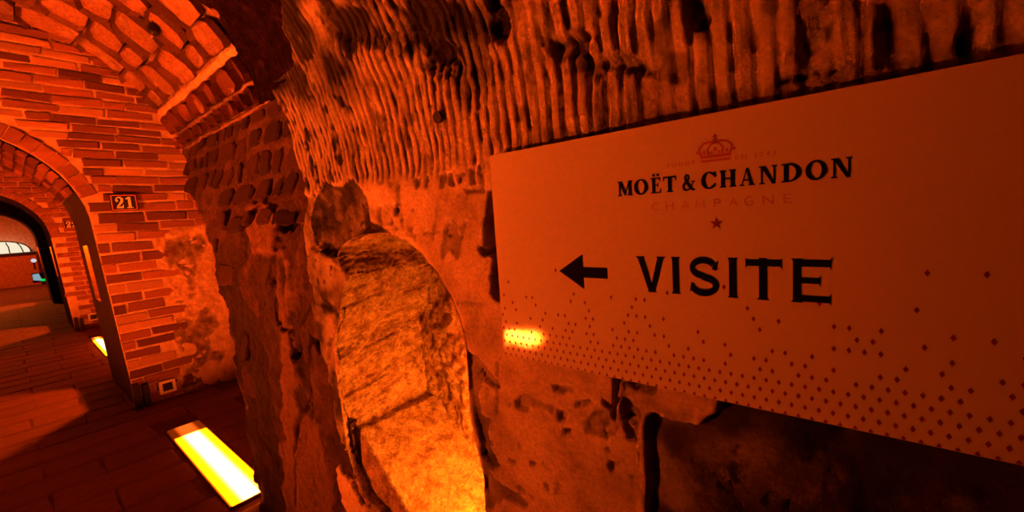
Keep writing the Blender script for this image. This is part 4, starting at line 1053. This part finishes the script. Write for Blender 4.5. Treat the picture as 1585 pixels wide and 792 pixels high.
# ------------------------------------------------------------------ the visitor sign
SX, SZ = 0.537, -0.2825                                   # its lower corner nearest the niche
SW, SH = 0.794, 0.391
def build_sign():
    M = frame((SX, -0.600, SZ), (-1, 0, 0), (0, 0, 1))   # local x along the sign, y up, z out of the wall
    t = thing('visitor_sign', None, 'large glossy off-white wall sign reading VISITE with a black arrow', 'sign', M=M)
    r = 0.011
    pts = []
    for cx, cy, a0 in ((r, r, 180), (SW - r, r, 270), (SW - r, SH - r, 0), (0.004, SH - 0.004, 90)):
        rr = r if cx != 0.004 else 0.004
        pts += [(cx + rr * math.cos(math.radians(a0 + a)), cy + rr * math.sin(math.radians(a0 + a))) for a in (0, 22, 45, 68, 90)]
    m, nt, b = nodes_of('sign_face')
    tc = N(nt, 'ShaderNodeTexCoord'); n1 = N(nt, 'ShaderNodeTexNoise', i_Scale=300.0, i_Detail=2.0); nt.links.new(tc.outputs['Object'], n1.inputs['Vector'])
    b.inputs['Base Color'].default_value = (0.74, 0.64, 0.55, 1); b.inputs['Roughness'].default_value = 0.045; b.inputs['Specular IOR Level'].default_value = 0.3
    bp = N(nt, 'ShaderNodeBump', i_Strength=0.06, i_Distance=0.001); nt.links.new(n1.outputs[0], bp.inputs['Height']); nt.links.new(bp.outputs[0], b.inputs['Normal'])
    link('panel', MB().prism(pts, -0.010, 0.0).mesh('panel'), m, parent=t)
    U = lambda X: SX - X
    Vz = lambda z: z - SZ
    moet = [('M', 0.2785, 0.2553), ('O', 0.2525, 0.2318), ('Ë', 0.2272, 0.2118), ('T', 0.2093, 0.1915), ('&', 0.1834, 0.1666), ('C', 0.1584, 0.1397), ('H', 0.1356, 0.1165), ('A', 0.1125, 0.0954), ('N', 0.0907, 0.0718), ('D', 0.0674, 0.0478), ('O', 0.0437, 0.0238), ('N', 0.0199, 0.0012)]
    link('maker_lettering', glyph_mesh('maker_lettering', [(serif_glyph(c), U(a), U(b), Vz(0.0115), Vz(0.0335)) for c, a, b in moet]), M_black, parent=t, label='black serif capitals in a single line')
    vis = [('V', 0.2547, 0.2092), ('I', 0.2019, 0.1892), ('S', 0.1778, 0.1382), ('I', 0.1281, 0.1156), ('T', 0.1069, 0.0668), ('E', 0.0577, 0.0186)]
    link('direction_lettering', glyph_mesh('direction_lettering', [(plate_glyph(c), U(a), U(b), Vz(-0.1345), Vz(-0.0808)) for c, a, b in vis]), M_black, parent=t, label='large heavy black capitals')
    ar = [(0.3937, -0.1083), (0.3463, -0.0785), (0.3463, -0.1000), (0.3026, -0.1000), (0.3026, -0.1178), (0.3463, -0.1178), (0.3463, -0.1372)]
    link('arrow', MB().prism([(U(a), Vz(z)) for a, z in ar[:2]] + [(U(0.3463), Vz(-0.1372))], 0, 0.0006).prism([(U(a), Vz(z)) for a, z in ar[2:6]], 0, 0.0006).mesh('arrow'), M_black, parent=t, label='black arrow pointing to the niche')
    # thin sans line below the name, spaced out letter by letter
    ch = [0.2271, 0.2158, 0.2066, 0.1958, 0.1853, 0.175, 0.1665, 0.1545, 0.1438, 0.1344, 0.1248, 0.1149, 0.1071, 0.0975, 0.0872, 0.0754, 0.0657, 0.0562]
    thin = {
        'C': stroke(ell(0.55, 0.5, 0.5, 0.48, 50, 310, 18), 0.12), 'H': [rect(0, 0.13, 0, 1), rect(0.87, 1, 0, 1), rect(0, 1, 0.45, 0.55)],
        'A': stroke([(0.03, 0), (0.5, 1), (0.97, 0)], 0.12) + [rect(0.2, 0.8, 0.27, 0.37)], 'M': stroke([(0.05, 0), (0.12, 1), (0.5, 0.1), (0.88, 1), (0.95, 0)], 0.10),
        'P': [rect(0.05, 0.19, 0, 1)] + stroke([(0.1, 0.95), (0.6, 0.95), (0.9, 0.85), (0.93, 0.7), (0.85, 0.55), (0.6, 0.48), (0.1, 0.48)], 0.11),
        'G': stroke(ell(0.55, 0.5, 0.5, 0.48, 50, 330, 18), 0.12) + [rect(0.6, 1.0, 0.40, 0.50), rect(0.88, 1.0, 0.12, 0.5)],
        'N': [rect(0, 0.12, 0, 1), rect(0.88, 1, 0, 1)] + stroke([(0.05, 1), (0.95, 0)], 0.13), 'E': [rect(0.05, 0.19, 0, 1), rect(0.05, 0.95, 0.9, 1), rect(0.05, 0.85, 0.45, 0.55), rect(0.05, 0.95, 0, 0.1)]}
    link('product_lettering', glyph_mesh('product_lettering', [(thin[c], U(ch[2 * i]), U(ch[2 * i + 1]), Vz(-0.0133), Vz(-0.0025)) for i, c in enumerate('CHAMPAGNE')], 0, 0.0004), M_pink, parent=t, label='thin faded red capitals')
    link('founding_lettering', text_mesh('founding_lettering', 'FONDÉ', 0.037, 0.0068, U(0.203), Vz(0.0455), 0.0003, 1.5), M_pink, parent=t, label='tiny faded red capitals')
    link('founding_lettering', text_mesh('founding_lettering', 'EN 1743', 0.044, 0.0055, U(0.117), Vz(0.0455), 0.0003, 1.4), M_pink, parent=t, label='tiny faded red capitals and numerals')
    # crown
    cx, cz = U(0.1405), Vz(0.0465)
    cr = MB(); k_ = 0.019
    P = lambda x, y: (cx + x * k_, cz + y * k_)
    for q in ([(-0.92, 0), (0.92, 0), (0.94, 0.16), (-0.94, 0.16)], [(-0.95, 0.26), (0.95, 0.26), (1.0, 0.48), (-1.0, 0.48)]): cr.prism([P(*p) for p in q], 0, 0.0005)
    for sx in (-1, 1):
        for q in stroke([(0.0, 1.28), (sx * 0.35, 1.36), (sx * 0.75, 1.28), (sx * 1.02, 1.02), (sx * 1.04, 0.75), (sx * 0.9, 0.48)], 0.16) + stroke([(0.0, 1.28), (sx * 0.3, 1.16), (sx * 0.5, 0.85), (sx * 0.42, 0.5)], 0.12): cr.prism([P(*p) for p in q], 0, 0.0005)
        for q in (ell(sx * 1.16, 0.72, 0.11, 0.11, 0, 330, 8), ell(sx * 0.72, 0.66, 0.10, 0.14, 0, 330, 8), ell(sx * 0.25, 0.62, 0.09, 0.1, 0, 330, 8)): cr.prism([P(*p) for p in q], 0, 0.0005)
    for q in (ell(0, 0.82, 0.13, 0.16, 0, 330, 8), ell(0, 1.45, 0.17, 0.14, 0, 330, 10), rect(-0.07, 0.07, 1.5, 1.85), rect(-0.17, 0.17, 1.64, 1.75)): cr.prism([P(*p) for p in q], 0, 0.0005)
    link('crown_emblem', cr.mesh('crown_emblem'), M_crown, parent=t, label='small faded red crown')
    sx_, sz_ = U(0.1405), Vz(-0.0350)
    st = []
    for i in range(10):
        a = PI / 2 + i * PI / 5; q = 0.0088 if i % 2 == 0 else 0.0036
        st.append((sx_ + q * math.cos(a), sz_ + q * math.sin(a)))
    mb = MB()
    for i in range(0, 10, 2): mb.prism([(sx_, sz_), st[i - 1], st[i], st[(i + 1) % 10]], 0, 0.0005)
    link('star', mb.mesh('star'), M_red, parent=t, label='small red five-pointed star')
    # lozenges thinning out upwards
    mb = MB(); rr = random.Random(5); row = 0; v = 0.0015
    while v < 0.215:
        u = 0.004 + (0.0069 if row % 2 else 0)
        while u < SW - 0.004:
            keep = 1.0 if v < 0.048 else max(0.0, 0.80 * math.exp(-(v - 0.048) / 0.045)) * (1.0 if v < 0.13 else 0.7)
            if rr.random() < keep:
                hw, hh = 0.0023, 0.0038
                lo = max(v - hh, 0.0004)
                pts_ = [(u - hw, v), (u, lo), (u + hw, v), (u, v + hh)]
                if v + hh < SH: mb.prism(pts_, 0, 0.0004)
            u += 0.0138
        v += 0.01335; row += 1
    link('lozenge_pattern', mb.mesh('lozenge_pattern'), M_red, parent=t, kind='stuff', label='scattered small dark red lozenges')
    return t
build_sign()

# ------------------------------------------------------------------ number plates
def digit(c):
    if c == '2':
        p = [(0.14, 0.70), (0.16, 0.86), (0.36, 0.97), (0.62, 0.95), (0.80, 0.80), (0.76, 0.60), (0.52, 0.38), (0.26, 0.20), (0.14, 0.06)]
        return stroke(p, [0.10, 0.10, 0.08, 0.16, 0.30, 0.30, 0.20, 0.12, 0.08]) + [ell(0.22, 0.68, 0.15, 0.12, 0, 330, 12), [(0.08, 0.0), (0.86, 0.0), (0.92, 0.32), (0.86, 0.32), (0.76, 0.17), (0.2, 0.14)]]
    return [rect(0.38, 0.70, 0.02, 1.0), rect(0.2, 0.88, 0, 0.08), [(0.12, 0.86), (0.12, 0.79), (0.45, 0.80), (0.45, 1.0)]]
def number_plate(x, px0, px1, digits, label):
    a = on_x(*px0, x); b = on_x(*px1, x)
    w_, h_ = abs(a[1] - b[1]), abs(a[2] - b[2])
    t = thing('number_plate', None, label, 'sign', 'enamel number plates over the passage', M=frame((x - 0.034, max(a[1], b[1]), min(a[2], b[2])), (0, -1, 0), (0, 0, 1)))
    link('plate', MB().box(0, w_, 0, h_, -0.012, 0.0, 0.004).mesh('plate'), M_enamel, parent=t)
    br = MB(); e = 0.05 * h_; g = 0.045 * h_
    br.box(e, w_ - e, e, e + g, 0, 0.0015); br.box(e, w_ - e, h_ - e - g, h_ - e, 0, 0.0015); br.box(e, e + g, e, h_ - e, 0, 0.0015); br.box(w_ - e - g, w_ - e, e, h_ - e, 0, 0.0015)
    link('border', br.mesh('border'), M_pink, parent=t)
    it = []
    for i, c in enumerate(digits): it.append((digit(c), w_ * (0.17 + 0.35 * i), w_ * (0.50 + 0.35 * i), h_ * 0.17, h_ * 0.83))
    link('numerals', glyph_mesh('numerals', it, 0.0, 0.003), M_cream, parent=t)
    return t
number_plate(X21, (167, 301), (214, 326), '21', 'dark enamel plate numbered 21 on the brick cross wall')
number_plate(XN, (96, 341), (123, 353), '22', 'small far enamel plate, its first numeral a 2, half hidden by the arch')

# ------------------------------------------------------------------ small fittings at the foot of the cross walls
def wall_box(x, y, z, s, label, label2):
    t = thing('floor_level_spotlight', None, label, 'light fitting', 'square fittings at the foot of the cross walls', M=frame((x, y, z), (0, -1, 0), (0, 0, 1)))
    fr = MB(); e = 0.19 * s; h = s / 2
    fr.box(-h, h, -h, -h + e, -0.05, 0.016); fr.box(-h, h, h - e, h, -0.05, 0.016); fr.box(-h, -h + e, -h + e, h - e, -0.05, 0.016); fr.box(h - e, h, -h + e, h - e, -0.05, 0.016)
    link('rim', fr.mesh('rim'), M_cream, parent=t, label='pale square rim')
    link('grille', MB().box(-h + e, h - e, -h + e, h - e, -0.05, 0.008).mesh('grille'), M_darkmetal, parent=t)
    t2 = thing('cable_duct', None, label2, 'duct', 'dark upright ducts beside the square fittings', M=frame((x, y + 0.16, FLOOR), (0, -1, 0), (0, 0, 1)))
    link('channel', MB().box(-0.055, -0.012, 0, 0.205, -0.04, 0.035, 0.004).mesh('channel'), M_darkmetal, parent=t2)
    link('channel', MB().box(0.006, 0.045, 0, 0.185, -0.04, 0.028, 0.004).mesh('channel'), M_darkmetal, parent=t2)
wall_box(X21 - 0.03, -0.682, -1.235, 0.105, 'square fitting with pale rim and dark centre on the wall below plate 21', 'dark upright cable duct beside the square fitting below plate 21')
wall_box(XN - 0.03, -0.700, -1.18, 0.12, 'small square fitting at the foot of the second cross wall', 'dark upright duct at the foot of the second cross wall')

# iron bits in the chalk and the vault
(ix, is_) = wall_uv(681, 181); Yp, Zp, nYp, nZp = [float(q) for q in wall_point(ix, is_)]
t = thing('iron_peg', (ix, Yp, Zp), 'dark round iron peg driven into the grooved chalk above the niche', 'peg')
link('shank', MB().tube([(0, -0.02, 0), (0, 0.004, -0.001)], 0.010, 12).mesh('shank'), M_darkmetal, parent=t)
link('head', MB().tube([(0, 0.003, -0.001), (0, 0.009, -0.002)], 0.0125, 12).mesh('head'), M_darkmetal, parent=t)
r_ = ray(247, 50); best = min(((abs((r_ * k)[2] - float(np.interp((r_ * k)[1], [p[0] for p in VAULT[:10]], [p[1] for p in VAULT[:10]]))), k) for k in np.linspace(0.002, 0.012, 4000)), key=lambda q: q[0])[1]
hp = r_ * (best * 0.985)
t = thing('ceiling_hook', tuple(hp), 'small bright metal hook fixed in the stone vault', 'hook')
link('rosette', MB().tube([(0, 0.02, 0.03), (0, 0.03, -0.01)], 0.03, 12).mesh('rosette'), M_darkmetal, parent=t)
link('hook', MB().tube([(0, 0.03, -0.01), (-0.01, 0.04, -0.035), (0.005, 0.05, -0.05), (0.025, 0.05, -0.04)], 0.008, 8).mesh('hook'), M_steel, parent=t)

# ------------------------------------------------------------------ lit hall at the far end
XF = 22.0
def P22(px, py, x=XF): return on_x(px, py, x)
hall = quads('wall_hall', [[(XF + 0.3, -1.6, F0), (XF + 0.3, 2.4, F0), (XF + 0.3, 2.4, 1.8), (XF + 0.3, -1.6, 1.8)]], M_mortar, 'pale end wall of the far lit hall')
quads('ceiling_hall', [[(X3 + THICK, -1.6, 1.2), (XF + 0.3, -1.6, 1.2), (XF + 0.3, 2.4, 1.2), (X3 + THICK, 2.4, 1.2)]], M_mortar, 'ceiling of the far lit hall')
quads('wall_right_hall', [[(X3 + THICK, -1.0, F0), (XF + 0.3, -1.0, F0), (XF + 0.3, -1.0, 1.2), (X3 + THICK, -1.0, 1.2)]], M_brick, 'right wall of the far lit hall')
quads('wall_left_hall', [[(X3 + THICK, 1.7, F0), (XF + 0.3, 1.7, F0), (XF + 0.3, 1.7, 1.2), (X3 + THICK, 1.7, 1.2)]], M_brick, 'left wall of the far lit hall')
# arched white lit display with dark mullions
t = thing('lit_display', (XF, 0.2, F0), 'bright white arched display with dark curved mullions at the far end', 'display')
yb, y_t = P22(48, 388)[1], 0.9
z_b, z_t = -0.19, 0.22
ell_pts = [(0.25 - 0.70 * math.cos(a), z_b + (z_t - z_b) * math.sin(a) ** 0.8) for a in np.linspace(0, PI, 25)]
link('glowing_pane', MB().prism([(y - 0.2, z - F0) for y, z in ell_pts], -0.02, 0.0).mesh('glowing_pane'), glow('display_glow', (1.0, 0.86, 0.62), 0.95), parent=t).matrix_basis = Matrix(((0, 0, 1, 0), (1, 0, 0, 0), (0, 1, 0, 0), (0, 0, 0, 1)))
fr = MB()
for q in stroke([(y - 0.2, z - F0) for y, z in ell_pts], 0.035): fr.prism(q, -0.06, -0.01)
for y0_, y1_ in ((0.02, 0.07), (-0.28, -0.16), (0.38, 0.36), (0.62, 0.58)):
    for q in stroke([(y0_ - 0.2, z_b - F0), (0.5 * (y0_ + y1_) - 0.22, 0.5 * (z_b + z_t) - F0), (y1_ - 0.2, z_t - 0.05 - F0)], 0.028): fr.prism(q, -0.06, -0.01)
link('mullions', fr.mesh('mullions'), M_darkmetal, parent=t).matrix_basis = Matrix(((0, 0, 1, 0), (1, 0, 0, 0), (0, 1, 0, 0), (0, 0, 0, 1)))
cb = MB().box(-0.25, 0.2, -0.75, 0.95, 0, z_b - F0 - 0.08, 0.01)
link('plinth', cb.mesh('plinth'), M_brick, parent=t)
link('ledge', MB().box(-0.30, 0.2, -0.78, 0.98, z_b - F0 - 0.08, z_b - F0 - 0.02).mesh('ledge'), M_darkmetal, parent=t)
# stepped rows of stone in front of it
hp_ = P22(52, 403, 20.5)
t = thing('white_spotlight', tuple(hp_), 'small round white spotlight right of the far lit display', 'lamp')
link('lens', MB().tube([(-0.05, 0, 0), (0.02, 0, 0)], 0.065, 14).mesh('lens'), glow('spot_glow', (0.75, 0.68, 0.75), 0.9), parent=t)
link('housing', MB().tube([(0.0, 0, 0), (0.12, 0, 0)], 0.075, 14).mesh('housing'), M_darkmetal, parent=t)
link('bracket', MB().box(0.08, 0.11, -0.02, 0.02, -0.3, 0.0).mesh('bracket'), M_darkmetal, parent=t)
ep = P22(63, 429, 17.0)
t = thing('exit_sign', tuple(ep), 'tiny glowing green and white emergency exit sign hung deep in the passage', 'sign')
link('case', MB().box(0.0, 0.06, -0.17, 0.15, -0.13, 0.13).mesh('case'), M_darkmetal, parent=t)
link('white_panel', MB().prism([(-0.02, -0.10), (0.14, -0.06), (0.14, 0.10), (0.02, 0.11)], 0.0, 0.004).mesh('white_panel'), glow('exit_white', (0.35, 0.5, 0.6), 0.7), parent=t).matrix_basis = Matrix(((0, 0, -1, 0), (1, 0, 0, 0), (0, 1, 0, 0), (0, 0, 0, 1)))
link('green_panel', MB().prism([(-0.16, -0.11), (0.0, -0.11), (0.02, -0.03), (-0.14, -0.07)], 0.0, 0.004).mesh('green_panel'), glow('exit_green', (0.0, 0.75, 0.10), 0.9), parent=t).matrix_basis = Matrix(((0, 0, -1, 0), (1, 0, 0, 0), (0, 1, 0, 0), (0, 0, 0, 1)))
# the hall's own ceiling lamps
for i, x in enumerate((17.2, 20.0)):
    t = thing('hall_lamp', (x, 0.5, 1.17), ('amber ceiling lamp of the far hall next to its arch', 'amber ceiling lamp of the far hall next to the lit display')[i], 'lamp', 'ceiling lamps of the far hall')
    link('shade', MB().tube([(0, 0, 0.0), (0, 0, 0.03)], 0.14, 16).mesh('shade'), M_darkmetal, parent=t)
    link('diffuser', MB().tube([(0, 0, -0.02), (0, 0, 0.0)], 0.12, 16).mesh('diffuser'), glow('hall_glow', (1, 0.12, 0.006), 700), parent=t)
